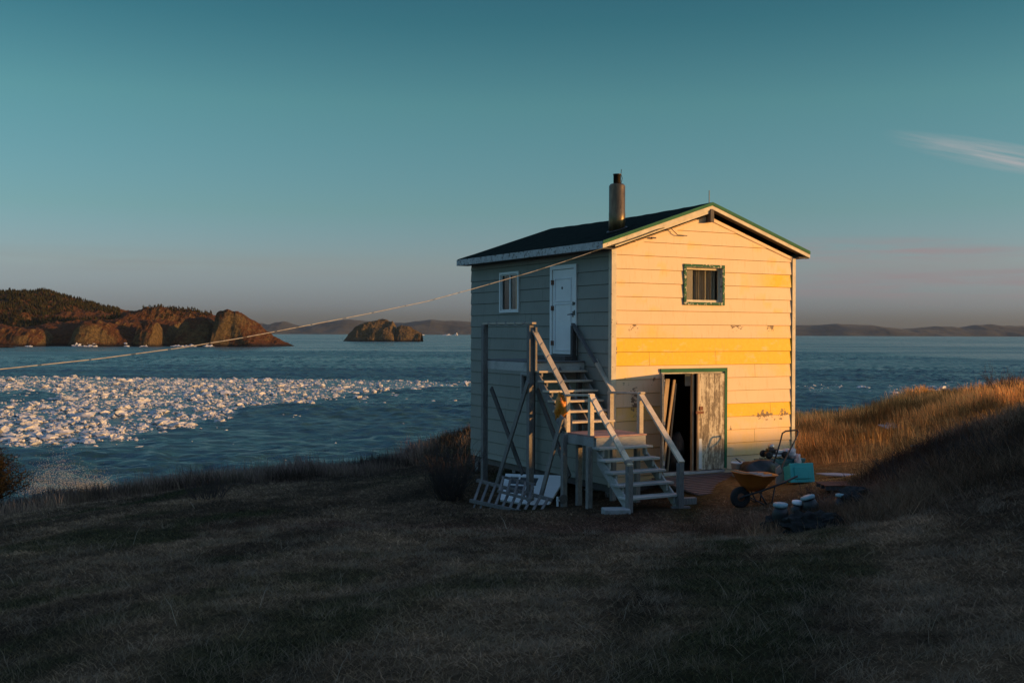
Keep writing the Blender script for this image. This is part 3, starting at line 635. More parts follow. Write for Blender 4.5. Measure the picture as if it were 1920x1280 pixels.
LAP = .018
def wall_mesh(name, mat, groove, pos, width, zb, courses, openings, top, paint, peel, joints, step=.12):
    """pos(s, z, out) -> house coordinates; courses: heights of the board joints from the bottom up"""
    V, Fq, mi, A, Pl = [], [], [], [], []
    sb = sorted({0.0, width, *[o[0] for o in openings], *[o[1] for o in openings], *np.arange(step, width-.02, step).tolist(), width/2})
    def quad(s0, s1, z0, z1, o0, o1, m_):
        t0, t1 = top(s0), top(s1); za, zb_ = min(z1, t0), min(z1, t1)
        if za <= z0+1e-4 and zb_ <= z0+1e-4: return
        za = max(za, z0); zb_ = max(zb_, z0)
        k = len(V)
        for s_, z_, o_ in ((s0, z0, o0), (s1, z0, o0), (s1, zb_, o1), (s0, za, o1)):
            V.append(tuple(H(pos(s_, z_, o_)))); A.append(paint(s_, z_, z0, z1)); Pl.append(peel(s_, z_))
        Fq.append((k, k+1, k+2, k+3)); mi.append(m_)
    for ci in range(len(courses)-1):
        c0, c1 = courses[ci], courses[ci+1]; zs = sorted({c0, c0+.008, c1, *[z for o in openings for z in (o[2], o[3]) if c0+.008 < z < c1]})
        for z0, z1 in zip(zs[:-1], zs[1:]):
            isg = z1 <= c0+.0081; zm = (z0+z1)/2
            for s0, s1 in zip(sb[:-1], sb[1:]):
                sm = (s0+s1)/2
                if any(o[0] < sm < o[1] and o[2] < zm < o[3] for o in openings): continue
                f = lambda z_: LAP*(1-(z_-c0)/(c1-c0))
                if isg: quad(s0, s1, z0, z1, 0, f(z1), 1)
                else: quad(s0, s1, z0, z1, f(z0), f(z1), 0)
        for j in joints(ci):
            if not any(o[0]-.01 < j < o[1]+.01 and o[2] < (c0+c1)/2 < o[3] for o in openings) and top(j) > c1:
                quad(j, j+.007, c0+.008, c1, LAP+.001, .001, 1)
    return mesh_np(name, V, [np.array(Fq)], [mat, groove], house, attrs={'paint': ('F', A), 'peel': ('F', Pl)}, midx=mi)

fl = [Z0]
zc = [1.547-.2755*k for k in range(17)][::-1]            # joints measured on the photograph
courses = [Z0]+[z for z in zc if z > Z0+.08]+[1.547+.2755*k for k in range(1, 5)]+[2.75]
DA0, _ = on_front(1238, 790); DA1, _ = on_front(1361, 790); _, DZ1 = on_front(1300, 690); DZ0 = -2.84
WA0, _ = on_front(1281, 530); WA1, _ = on_front(1357, 530); _, WZ1 = on_front(1318, 496); _, WZ0 = on_front(1318, 572)
f_open = [(DA0+.02, DA1-.06, DZ0-.05, DZ1-.07), (WA0+.05, WA1-.05, WZ0+.06, WZ1-.06)]
def f_top(s): return min(ZE, 9)+SL*min(s, Wd-s)+.02
def f_paint(s, z, z0, z1):
    zm = (z0+z1)/2
    if -.66 < zm < -.10: return .80
    if -1.77 < zm < -1.47: return .80 if s > 2.9 else .42  # yellow cut left of the door to imitate the shade there
    if .98 < zm < 1.28 and s > 3.2: return .28+.34*min(1, (s-3.2)/1.2)
    if -2.62 < zm < -2.3: return .33
    if zm > .4 and (int(s*3.1+z*5) % 5 == 0): return .36
    if -.11 < zm < .2: return .30+.14*math.sin(s*1.7)
    if -2.3 < zm < -1.76: return .32
    if -.95 < zm < -.66: return .26+.12*math.sin(s*1.3+2)
    return .10
def f_peel(s, z):
    v = .0
    jd = min(abs(z-q) for q in zc)
    if jd < .02 and z < 1.0: v = .26+.14*math.sin(s*7.3+z*11)*math.sin(s*2.9+z*5)
    for (a, zz, ra, rz) in ((0.06, .16, .16, .07), (4.66, .1, .13, .2), (.06, -.42, .14, .22), (4.68, -.35, .10, .3), (.55, -1.35, .22, .5), (.33, -1.0, .10, .2), (1.02, -1.0, .10, .25), (1.0, -1.6, .08, .2), (3.02, -1.95, .10, .18), (3.9, -1.75, .5, .03), (4.45, -1.75, .25, .04), (.55, .165, .35, .016), (1.8, .16, .3, .014), (3.2, .165, .5, .014), (4.1, .165, .4, .016)):
        d = ((s-a)/ra)**2+((z-zz)/rz)**2; v = max(v, .85*math.exp(-d))
    return v
front = wall_mesh('wall', MT['front'], MT['groove'], lambda s, z, o: (s, -o, z), Wd, Z0, courses, f_open, f_top, f_paint, f_peel,
    lambda ci: {3: [3.66], 9: [2.6, .9], 8: [3.66], 5: [4.1]}.get(ci, []), .1)
front['label'] = 'sunlit front wall of cream and yellow boards'
SD0, _ = on_side(1083, 590); SD1, _ = on_side(1034, 590); _, SDZ1 = on_side(1058, 497); SDZ0 = -.47
SW0, _ = on_side(975, 548); SW1, _ = on_side(939, 548); _, SWZ1 = on_side(957, 510); _, SWZ0 = on_side(957, 586)
LW1, _ = on_side(979, 720); LW0 = LW1-.62; _, LWZ1 = on_side(982, 698); _, LWZ0 = on_side(982, 742)
s_open = [(SD0+.05, SD1-.05, SDZ0, SDZ1-.06), (SW0+.05, SW1-.05, SWZ0+.05, SWZ1-.05), (LW0+.24, LW1-.04, LWZ0+.04, LWZ1-.04)]
side = wall_mesh('wall', MT['side'], MT['groove_grey'], lambda s, z, o: (-o, s, z), Dp, Z0, [Z0]+[z-.03 for z in zc if z > Z0+.1]+[ZE+.02], s_open, lambda s: ZE+.03, lambda s, z, a, b_: .1, lambda s, z: .05,
    lambda ci: {12: [3.2], 10: [3.3, 5.2], 7: [2.0], 4: [4.4], 14: [2.7]}.get(ci, []), .4)
side['label'] = 'shaded grey green side wall'
def flat_wall(pos, width, top, mat):
    return wall_mesh('wall', mat, MT['groove_grey'], pos, width, Z0, courses if top is f_top else courses[:-5]+[ZE], [], top, lambda *a: .1, lambda *a: .05, lambda ci: [], .6)
flat_wall(lambda s, z, o: (Wd+o, s, z), Dp, lambda s: ZE+.02, MT['front']); flat_wall(lambda s, z, o: (s, Dp+o, z), Wd, f_top, MT['side'])

# inner boarding and floors (one shell, with the same openings), studs left bare
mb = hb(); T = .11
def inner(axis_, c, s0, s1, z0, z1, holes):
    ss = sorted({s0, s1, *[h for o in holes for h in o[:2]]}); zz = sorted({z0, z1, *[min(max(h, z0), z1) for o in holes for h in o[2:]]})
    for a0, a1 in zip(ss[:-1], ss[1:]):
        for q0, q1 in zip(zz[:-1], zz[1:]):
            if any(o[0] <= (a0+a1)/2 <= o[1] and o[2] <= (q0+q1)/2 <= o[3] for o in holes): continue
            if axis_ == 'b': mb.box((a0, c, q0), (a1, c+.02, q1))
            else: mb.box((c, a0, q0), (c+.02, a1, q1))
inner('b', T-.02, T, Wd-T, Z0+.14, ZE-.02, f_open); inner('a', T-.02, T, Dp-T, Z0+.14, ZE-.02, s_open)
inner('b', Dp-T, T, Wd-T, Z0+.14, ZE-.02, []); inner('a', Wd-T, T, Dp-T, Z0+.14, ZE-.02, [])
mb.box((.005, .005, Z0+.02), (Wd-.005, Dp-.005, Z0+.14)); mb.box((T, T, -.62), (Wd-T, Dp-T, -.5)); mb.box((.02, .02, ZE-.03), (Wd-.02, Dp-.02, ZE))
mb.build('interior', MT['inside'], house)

# corner boards and trims
mb = hb()
mb.box((-.03, -.035, Z0-.02), (.085, -.018, ZE+.02)); mb.box((-.034, -.018, Z0-.02), (-.018, .07, ZE))
mb.build('corner_board', MT['rake_trim'], house)
mb = hb(); mb.box((Wd-.055, -.035, Z0-.02), (Wd+.034, -.018, ZE+.02)); mb.box((Wd+.018, -.018, Z0-.02), (Wd+.034, .08, ZE)); mb.build('corner_board', MT['rake_trim'], house)

# roof
OV, PO, QO = .306, .14, .17
rb = hb()
def rz(a): return ZP+.03-SL*abs(a-Wd/2)
ncol = 34
for sgn in (0, 1):
    a0, a1 = (-OV, Wd/2) if sgn == 0 else (Wd+OV, Wd/2)
    prof = [(a0+(a1-a0)*i/12) for i in range(13)]; bs = [-PO+(Dp+PO+QO)*j/ncol for j in range(ncol+1)]
    vs = []
    for b_ in bs:
        for a_ in prof:
            sag = -.035*math.sin(math.pi*(b_+PO)/(Dp+PO+QO))*math.exp(-abs(a_-Wd/2)); vs.append((a_, b_, rz(a_)+sag+.006*((int(a_*9)+int(b_*3)) % 2)))
    n1 = len(vs); vs += [(x, y, z-.05) for x, y, z in vs]; fs = []
    for j in range(ncol):
        for i in range(12):
            q = j*13+i; fs.append((q, q+1, q+14, q+13)); fs.append((n1+q, n1+q+13, n1+q+14, n1+q+1))
    for j in range(ncol):
        for i in (0,): q = j*13+i; fs.append((q, q+13, n1+q+13, n1+q))
    for i in range(12):
        fs.append((i, n1+i, n1+i+1, i+1)); q = ncol*13+i; fs.append((q, q+1, n1+q+1, n1+q))
    rb.add(vs, fs)
roof = rb.build('roof', MT['shingle'], house)
# eave boards, rake boards and their green edge
mb = hb()
ze = rz(-OV)-.055
mb.box((-OV-.022, -PO-.01, ze-.10), (-OV+.0, Dp+QO, ze+.045)); mb.build('fascia', MT['white_trim'], roof)
mb = hb(); mb.box((Wd+OV, -PO-.01, ze-.10), (Wd+OV+.022, Dp+QO, ze+.045)); mb.build('fascia', MT['white_trim'], roof)
mb = hb(); mb.box((-OV, -PO+.002, ze-.098), (-.02, Dp+QO-.02, ze-.08)); mb.box((Wd+.02, -PO+.002, ze-.098), (Wd+OV, Dp+QO-.02, ze-.08)); mb.build('soffit', MT['soffit'], roof)
for sgn in (0, 1):
    aa = -OV-.02 if sgn == 0 else Wd+OV+.02; am = Wd/2
    mb = hb()
    def strip(z_hi, z_lo, b0, b1, target): target.prism([(aa, b0, rz(aa)+z_lo), (am, b0, rz(am)+z_lo), (am, b0, rz(am)+z_hi), (aa, b0, rz(aa)+z_hi)], (0, b1-b0, 0))
    strip(-.062, -.142, -PO-.022, -PO, mb)
    if sgn == 0: mb.prism([(-.02, -PO-.001, rz(-.02)-.143), (am, -PO-.001, rz(am)-.143), (am, -PO-.001, rz(am)-.205), (-.02, -PO-.001, rz(-.02)-.205)], (0, PO-.02, 0))
    mb.build('rake_board', MT['rake_trim'], roof)
    mb = hb(); strip(.006, -.061, -PO-.035, -PO-.002, mb); mb.build('edge_strip', MT['green'], roof)
    mb = hb(); strip(-.144, -.155, -PO+.001, -.02, mb) if sgn else mb.box((.9, -.09, 1.9), (1.0, -.05, 1.93)); mb.build('soffit', MT['soffit'], roof)
    mb = hb(); a2 = -.03 if sgn == 0 else Wd+.03
    mb.prism([(a2, -.024, f_top(0)-.085), (am, -.024, f_top(am)-.085), (am, -.024, f_top(am)-.02), (a2, -.024, f_top(0)-.02)], (0, .005, 0)); mb.build('frieze_board', MT['front'], house)
mb = hb(); mb.box((Wd/2-.06, -.175, 2.30), (Wd/2-.005, -.02, 2.56)); mb.box((Wd/2-.002, -.15, 2.30), (Wd/2+.05, -.02, 2.54)); mb.build('gable_bracket', MT['wood_dark'], house)
pa, pz = on_front(1325, 357, -.05)
mb = hb(); mb.tube([(Wd/2-.01, -.06, ZP-.02), (Wd/2-.01, -.06, pz)], .009, 6); mb.build('antenna', MT['black'], roof)

# stove pipe
d = ray(1165, 431); best = None
for k in np.linspace(20, 30, 4000):
    p = d*k; a_ = (p.x-HX)*UX+(p.y-HY)*UY; b_ = -(p.x-HX)*UY+(p.y-HY)*UX
    if p.z <= rz(a_) and best is None: best = (a_, b_, p.z, p.y)
ca, cb, cz, cY = best; cb += .16
z_top = z_at(1165, 344, cY); z_tip = z_at(1165, 325, cY)
mb = hb(); r = .167
mb.lathe([(r+.004, cz-.16), (r+.004, cz+.36), (r, cz+.365), (r, z_top-.04), (r-.03, z_top), (.09, z_top+.01)], (ca, cb, 0), 40)
ch = mb.build('chimney', MT['metal'], house, smooth=True); ch['label'] = 'fat rusty steel stove pipe standing on the roof'
mb = hb(); mb.lathe([(.078, z_top), (.078, z_tip-.02), (.086, z_tip-.018), (.086, z_tip)], (ca, cb, 0), 24); mb.build('flue_cap', MT['metal_dark'], ch, smooth=True)
mb = hb(); mb.tube([(ca+.08, cb-.03, z_top+.02), (ca+.10, cb-.04, z_top+.12), (ca+.075, cb-.03, z_tip), (ca+.085, cb-.03, z_tip+.10)], .007, 5); mb.build('wire', MT['black'], ch)
mb = hb(); mb.tube([(ca+.2*math.cos(t), cb+.2*math.sin(t), rz(ca+.2*math.cos(t))+.012) for t in np.linspace(0, 2*math.pi, 20)], .02, 6); mb.build('flashing', MT['metal_dark'], ch)

# front window
def frame(mbx, kind, s0, s1, z0, z1, wdt, out0, out1):
    def bx(a0, a1, q0, q1):
        if kind == 'f': mbx.box((a0, out0, q0), (a1, out1, q1))
        else: mbx.box((out0, a0, q0), (out1, a1, q1))
    bx(s0, s1, z1-wdt, z1); bx(s0, s1, z0, z0+wdt); bx(s0, s0+wdt, z0+wdt, z1-wdt); bx(s1-wdt, s1, z0+wdt, z1-wdt)
mb = hb(); frame(mb, 'f', WA0, WA1, WZ0, WZ1, .058, -.04, -.012); win = mb.build('window', MT['green_peel'], house); win['label'] = 'gable window in a peeling green frame'
mb = hb(); frame(mb, 'f', WA0+.052, WA1-.052, WZ0+.052, WZ1-.052, .012, -.03, .11); mb.box((WA1-.07, .0, WZ0+.06), (WA1-.064, .11, WZ1-.06)); mb.build('reveal', MT['white_trim'], win)
mb = hb(); frame(mb, 'f', WA0+.064, WA1-.064, WZ0+.064, WZ1-.064, .045, .045, .085); mb.build('sash', MT['rake_trim'], win)
wl = WA1-WA0-.25
mb = hb(); mb.box((WA0+.11, .066, WZ0+.11), (WA1-.11, .070, WZ1-.11)); mb.build('pane', MT['glass'], win)
mb = hb(); mb.box((WA0+.11, .12, WZ0+.11), (WA0+.11+wl*.28, .13, WZ1-.11)); mb.build('blind_or_dark_backing', MT['blind_or_dark_backing'], win)
mb = hb(); a0 = WA0+.11+wl*.31; a1 = WA1-.14; vs = []; nn = 40
for i in range(nn+1):
    a_ = a0+(a1-a0)*i/nn; o_ = .13+.02*math.sin(i*1.1)+.012*math.sin(i*2.7); vs += [(a_, o_, WZ0+.1), (a_, o_, WZ1-.1)]
k0 = len(vs); vs += [(x, y+.004, z) for x, y, z in vs]
mb.add(vs, [(2*i, 2*i+2, 2*i+3, 2*i+1) for i in range(nn)]+[(k0+2*i, k0+2*i+1, k0+2*i+3, k0+2*i+2) for i in range(nn)]); mb.build('curtain', MT['curtain'], win)

# side windows and upper door
def side_window(s0, s1, z0, z1, mull, curtain, label, fm='white_door'):
    mb = hb(); frame(mb, 's', s0, s1, z0, z1, .05, -.045, -.012); w_ = mb.build('window', MT[fm], house)
    if label: w_['label'] = label
    mb = hb(); frame(mb, 's', s0+.055, s1-.055, z0+.055, z1-.055, .02, -.02, .02)
    if mull: mb.box((-.01, (s0+s1)/2-.02, z0+.06), (.012, (s0+s1)/2+.02, z1-.06))
    mb.build('sash', MT[fm], w_)
    mb = hb(); mb.box((.013, s0+.07, z0+.07), (.017, s1-.07, z1-.07)); mb.build('pane', MT['glass'], w_)
    mb = hb(); mb.box((.10, s0+.03, z0+.03), (.108, s1-.03, z1-.03)); mb.build('blind_or_dark_backing', MT['black'], w_)  # added black panel behind the glass, standing in for the unlit room
    if curtain: mb = hb(); mb.box((.03, s0+.075, z0+.07), (.04, s0+.075+(s1-s0)*.2, z1-.07)); mb.build('curtain', MT['plank'], w_)
side_window(SW0, SW1, SWZ0, SWZ1, True, True, 'white framed upper window in the shaded side wall')
side_window(LW0+.2, LW1, LWZ0, LWZ1, False, False, 'low window behind the stair posts', 'wood_pale')
mb = hb(); fw_ = .085
mb.box((-.045, SD0, SDZ1-fw_), (-.012, SD1, SDZ1)); mb.box((-.045, SD0, SDZ0), (-.012, SD0+fw_, SDZ1-fw_)); mb.box((-.045, SD1-fw_, SDZ0), (-.012, SD1, SDZ1-fw_))
dr = mb.build('door_frame', MT['white_door'], house)
mb = hb(); d0, d1 = SD0+fw_+.008, SD1-fw_-.008; q0, q1 = SDZ0+.02, SDZ1-fw_-.01; mb.box((-.022, d0, q0), (.02, d1, q1))
door = mb.build('door', MT['white_door'], house); door['label'] = 'white upper door at the head of the stair'
mb = hb()
for (f0, f1) in ((.04, .60), (.62, .90)):
    z0_, z1_ = q0+(q1-q0)*f0, q0+(q1-q0)*f1; w2 = .022
    a0_, a1_ = d0+.12, d1-.09
    for bx in (((-.034, a0_, z0_), (-.022, a1_, z0_+w2)), ((-.034, a0_, z1_-w2), (-.022, a1_, z1_)), ((-.034, a0_, z0_+w2), (-.022, a0_+w2, z1_-w2)), ((-.034, a1_-w2, z0_+w2), (-.022, a1_, z1_-w2))): mb.box(*bx)
mb.build('moulding', MT['white'], door)
for zz in (SDZ0+.25, SDZ0+1.0, SDZ0+1.55): mb = hb(); mb.box((-.052, SD1-fw_-.02, zz-.05), (-.045, SD1-fw_+.03, zz+.05)); mb.box((-.032, SD1-fw_-.055, zz-.05), (-.022, SD1-fw_-.01, zz+.05)); mb.build('hinge', MT['rust'], door)
mb = hb(); zz = SDZ0+.86; mb.box((-.034, d0+.015, zz-.06), (-.022, d0+.06, zz+.06)); mb.tube([(-.034, d0+.04, zz), (-.08, d0+.04, zz), (-.085, d0+.17, zz-.01)], .011, 6); mb.build('handle', MT['black'], door)
mb = hb(); mb.box((-.036, d0+.01, zz+.18), (-.022, d0+.06, zz+.26)); mb.box((-.056, SD0+.03, zz+.19), (-.045, SD0+.07, zz+.25)); mb.box((-.056, SD0+.03, zz-.02), (-.045, SD0+.065, zz+.08)); mb.build('hasp', MT['black'], door)
mb = hb(); mb.lathe([(.001, -.028), (.03, -.028), (.03, -.022)], (0, (d0+d1)/2+.05, SDZ0+1.42), 12, axis='x'); mb.build('number_plate', MT['black'], door)

# double door in the front
mb = hb(); mb.box((DA0-.02, -.045, DZ1-.075), (DA1, -.018, DZ1)); mb.box((DA1-.062, -.043, DZ0-.02), (DA1, -.018, DZ1-.075)); mb.build('door_frame', MT['green'], house)
mb = hb(); mb.box((DA0-.005, -.04, DZ0-.02), (DA0+.06, .11, DZ1-.078)); mb.box((DA0+.06, -.006, DZ1-.11), (DA1-.064, .11, DZ1-.078)); mb.box((DA1-.064, -.015, DZ0), (DA1-.05, .11, DZ1-.08)); mb.box((DA0+.06, -.05, DZ0-.06), (DA1-.064, .10, DZ0-.01)); mb.build('door_jamb', MT['wood_pale'], house)
def m_peeldoor():
    m, t, b = newmat('peeling_white_boards'); co = objco(t)
    n = noise_node(t, co, 2.2, 7, .7, (6, 6, 1.1)); n2 = noise_node(t, co, 18, 5, .7)
    c = rmp(t, mth(t, 'ADD', mth(t, 'MULTIPLY', n, .75), mth(t, 'MULTIPLY', n2, .25)), [(.43, (.17, .13, .09)), (.48, (.30, .24, .17)), (.53, (.58, .50, .37)), (.75, (.66, .58, .44))])
    t.links.new(c, b.inputs['Base Color']); b.inputs['Roughness'].default_value = .75; bump(t, b, n, .5, .006); return m
MT['peeldoor'] = m_peeldoor()
rl0, _ = on_front(1306, 800); rl1 = DA1-.066
mb = hb(); nb = 5
for i in range(nb):
    x0_ = rl0+.03+(rl1-rl0-.03)*i/nb; x1_ = rl0+.03+(rl1-rl0-.03)*(i+1)/nb-.006; mb.box((x0_, -.035-.002*(i % 2), DZ0+.01), (x1_, -.008, DZ1-.115))
rd = mb.build('door', MT['peeldoor'], house); rd['label'] = 'closed right leaf of the lower door, white paint peeling in streaks'
mb = hb(); mb.box((rl0+.03, -.048, DZ0+.04), (rl0+.10, -.036, DZ0+.66)); mb.build('patch_board', MT['white'], rd)
mb = hb(); mb.box((rl0-.01, -.05, DZ0+.01), (rl0+.026, -.008, DZ1-.115)); mb.build('edge_board', MT['plank'], rd)
mb = hb(); zz = DZ0+1.20; mb.box((rl0-.06, -.07, zz-.02), (rl0+.13, -.051, zz+.03)); mb.box((rl0+.03, -.065, zz+.05), (rl0+.12, -.051, zz+.13)); mb.build('latch', MT['rust'], rd)
# open leaf, swung out past square; it throws the long shadow on the wall
hx_, hy_ = DA0+.03, -.05; ang = math.atan2(-.804, -.593); LL = .78
def leaf(p): c_, s_ = math.cos(ang), math.sin(ang); return H((hx_+p[0]*c_-p[1]*s_, hy_+p[0]*s_+p[1]*c_, p[2]))
mb = MB(leaf)
for i in range(5): mb.box((.0+LL/5*i, -.012+.002*(i % 2), DZ0+.02), (LL/5*(i+1)+.0005, .012, DZ1-.10))
ld = mb.build('door', MT['peeldoor'], house); ld['label'] = 'open left leaf of the lower door, seen edge on'
mb = MB(leaf)
mb.build('batten', MT['wood_pale'], ld) if mb.v else None
for zz in (DZ0+.15, DZ0+.95, DZ1-.32): mb = MB(leaf); mb.box((.01, .013, zz), (LL-.02, .04, zz+.1)); mb.build('batten', MT['wood_pale'], ld)
# mullion strips beside the opening
mb = hb(); mb.box((rl0-.10, .02, DZ0), (rl0-.055, .08, DZ1-.11)); mb.build('door_post', MT['plank'], house)

# posts and crib under the house
for a_, b_ in ((.12, .2), (.12, 2.1), (.12, 4.1), (.12, 6.0), (2.3, .25), (4.6, .2), (4.6, 6.0), (2.3, 6.0), (1.1, .2)):
    gx_, gy_ = H2(a_, b_); mb = hb(); mb.box((a_-.08, b_-.08, gz(gx_, gy_)-.15), (a_+.08, b_+.08, Z0+.02)); mb.build('foundation_post', MT['wood'], house)
mb = hb(); mb.box((.03, .03, Z0-.14), (Wd-.03, .17, Z0+.019)); mb.box((.03, .17, Z0-.14), (.17, Dp-.03, Z0+.019)); mb.box((Wd-.17, .17, Z0-.14), (Wd-.03, Dp-.03, Z0+.019)); mb.build('sill_beam', MT['wood_dark'], house)

# things leaning inside the doorway
for i, (a0_, b0_, a1_, b1_, zt, wdt, lab) in enumerate([(DA0+.26, .42, DA0+.34, .22, DZ0+1.9, .10, 'broad plank leaning inside the doorway, leftmost of the three'), (DA0+.32, .36, DA0+.50, .20, DZ0+1.88, .055, 'narrow plank leaning at a slant inside the doorway'), (DA0+.52, .45, DA0+.60, .28, DZ0+1.80, .035, 'thin pole standing inside the doorway, rightmost of the three')]):
    mb = hb(); mb.beam((a0_, b0_, Z0+.15), (a1_, b1_, zt), wdt, .03, side=(1, 0, 0))
    o = mb.build('plank', MT['plank']); tag(o, lab, 'plank', 'planks inside the lower doorway')
pa0, pz1 = on_front(1285, 699, .30); pa1, pz0 = on_front(1295, 723, .30)
mb = hb(); mb.box((pa0, .30, pz0), (pa1, .315, pz1)); tag(mb.build('paper_sheet', MT['paper']), 'pale sheet hanging at the top of the dark doorway', 'sheet')
mb = hb(); mb.box((pa1+.02, .28, pz0-.02), (pa1+.05, .33, pz1+.03)); tag(mb.build('board', MT['plank']), 'short upright board beside the pale sheet inside the doorway', 'board')
mb = hb(); mb.lump((DA0+.86, .70, Z0+.14+.35), (.22, .24, .38), 5, 3, .3); tag(mb.build('sack', MT['wood_dark'], smooth=True), 'dark bulging sack just inside the lower doorway', 'sack')

# ================================================================ STAIR
st = thing('wooden_staircase', 'weathered grey outside stair with two landings climbing the shaded side wall', 'staircase', (*H2(-.6, -.6), -3.4), HR)
AO, AI = -1.2, -.1; ZL, ZM = -.57, -1.88; BL0, BL1 = .95, 2.98; BM0, BM1 = -1.26, -.26
def ground_ab(a, b): x_, y_ = H2(a, b); return gz(x_, y_)
def wd_(name, mb, mat='wood', par=None): return mb.build(name, MT[mat], par or st, bevel=.005)
# upper landing
mb = hb()
for i in range(8):
    a0_ = AO-.02+(1.19)*i/8; mb.box((a0_, BL0-.02, ZL-.035), (a0_+1.19/8-.008, BL1+.05, ZL))
wd_('deck', mb)
mb = hb(); mb.box((AO-.04, BL0, ZL-.215), (AO, BL1+.03, ZL-.037)); mb.box((AO, BL0, ZL-.215), (-.03, BL0+.04, ZL-.037)); mb.box((AO, BL1-.04, ZL-.215), (-.03, BL1, ZL-.037)); wd_('rim_board', mb, 'wood_pale')
mb = hb(); mb.box((-.33, SD0-.05, ZL+.002), (-.04, SD1+.05, SDZ0-.01)); wd_('door_step', mb, 'wood_dark')
# lower landing
mb = hb(); mb.box((AO-.03, BM0-.03, ZM-.028), (AI+.03, BM1+.0, ZM)); wd_('deck', mb, 'ply')
mb = hb(); mb.box((AO-.04, BM0-.0, ZM-.2), (AO, BM1+.04, ZM-.03)); mb.box((AO-.002, BM0-.04, ZM-.2), (AI+.0, BM0, ZM-.03)); mb.box((AI-.04, BM0, ZM-.2), (AI, BM1, ZM-.03)); mb.box((AO, BM1, ZM-.2), (AI, BM1+.04, ZM-.03)); wd_('rim_board', mb, 'wood_pale')
# posts
def post(a, b, z1, z0=None, w_=.095, mat='wood'):
    z0 = ground_ab(a, b)-.12 if z0 is None else z0
    mb = hb(); mb.box((a-w_/2, b-w_/2, z0), (a+w_/2, b+w_/2, z1)); return wd_('post', mb, mat)
ZR = .17
post(AO-.085, BL1+.02, ZR, None, .115); post(AO-.085, BL0+.04, ZR-.02, None, .115); post(AO-.02, BL0-.06, ZR-.06, ZL-.2, .045); post(-.13, BL0+.05, ZL-.04); post(-.13, BL1-.06, ZL-.04)
post(AO+.02, 1.18, ZR-.03, ZL, .09)
for a_, b_ in ((AO+.0, BM1-.06), (AO+.02, BM0+.09)): post(a_-.09, b_, ZM-.19 if b_ < -.5 else ZM-.03)
post(AI-.1, BM0+.1, ZM-.2); post(AI-.1, BM1-.1, ZM-.2); post(AO+.25, BM1-.05, ZM-.2)
RH = .70
b_r0, z_r0 = on_side(998, 608, AO); b_r1, z_r1 = on_side(1067, 741, AO); b_r2, z_r2 = on_side(1108, 741, AO); b_r3, z_r3 = on_side(1180, 870, AO)
post(AO-.02, b_r1+.03, z_r1-.02, ZM-.12, .085, 'wood_rail_sunlit'); post(AO+.015, b_r2+.02, z_r2-.02, ZM-.03, .085, 'wood_rail_sunlit'); post(AO+.07, b_r1+.04, ZM+.32, ZM, .04)
post(AI+.0, -.12, z_r1+.01, ZM, .09, 'wood_rail_sunlit'); post(AI+.0, b_r2, z_r2+.01, ZM-.05, .09, 'wood_rail_sunlit')
post(AO, b_r3+.0, z_r3-.03, None, .10); post(AI, b_r3+.0, z_r3-.03, None, .10)
mb = hb(); mb.box((-.16, 1.22, ZL), (-.06, 1.30, ZR-.02)); wd_('post', mb, 'wood_dark')
# treads and stringers
def tread(k_z, b_front, a0, a1, mat): mb = hb(); mb.box((a0, b_front, k_z-.04), (a1, b_front+.27, k_z)); wd_('tread', mb, mat)
for k in range(1, 7): tread(ZL-.187*k, BL0-.2*k, AO-.02, AI+.02, 'wood_rail_sunlit')
for k in range(1, 6): tread(ZM-.198*k, BM0-.214*k, AO-.05+.008*(k % 2), AI+.03+.01*(k % 3), 'wood_pale')
def stringer(a, b0, z0, b1, z1, hh, mat): mb = hb(); mb.prism([(a-.019, b0, z0), (a-.019, b1, z1), (a-.019, b1, z1-hh), (a-.019, b0, z0-hh)], (.038, 0, 0)); wd_('stringer', mb, mat)
for a_ in (AO+.02, -.62, AI-.03): stringer(a_, BL0, ZL-.12, BM1-.02, ZM+.02, .26, 'wood')
for a_ in (AO+.03, AI-.03): stringer(a_, BM0-.04, ZM-.26, BM0-.214*5-.02, ZM-.198*5-.11, .24, 'wood_pale')
# little cleats under the upper treads: the ragged row of light on the outer stringer
for k in range(1, 7):
    mb = hb(); mb.box((AO+.04, BL0-.2*k+.02, ZL-.187*k-.12), (AO+.08, BL0-.2*k+.2, ZL-.187*k-.04)); wd_('cleat', mb)
for k in range(1, 6):
    for a_ in (AO+.05, AI-.10): mb = hb(); mb.box((a_, BM0-.214*k+.04, ZM-.198*k-.17), (a_+.04, BM0-.214*k+.14, ZM-.198*k-.04)); wd_('cleat', mb, 'wood_pale')
# handrails
def rail(p, q, w1=.12, h1=.04, mat='wood_rail_sunlit', ext=.03): mb = hb(); mb.beam(p, q, w1, h1, side=(1, 0, 0), ext=ext); wd_('handrail', mb, mat)
rail((AO-.05, BL1+.06, ZR+.02), (AO-.05, BL0-.02, ZR+.02), .11, .04)
rail((AO-.03, b_r0, z_r0), (AO-.03, b_r1, z_r1)); rail((AO-.0, b_r1+.04, z_r1+.005), (AO-.0, b_r2-.02, z_r2+.005), .11)
rail((AO-.0, b_r2, z_r2), (AO-.0, b_r3, z_r3))
rail((-.1, 1.28, ZR+.0), (-.1, .44, -.58), .085, .04, 'wood'); rail((-.07, .48, -.555), (-.06, -.14, z_r1+.03), .10); rail((AI, -.1, z_r1+.02), (AI+.02, b_r2-.03, z_r2+.02), .11)
rail((AI, b_r2, z_r2+.01), (AI, b_r3-.02, z_r3), .12)
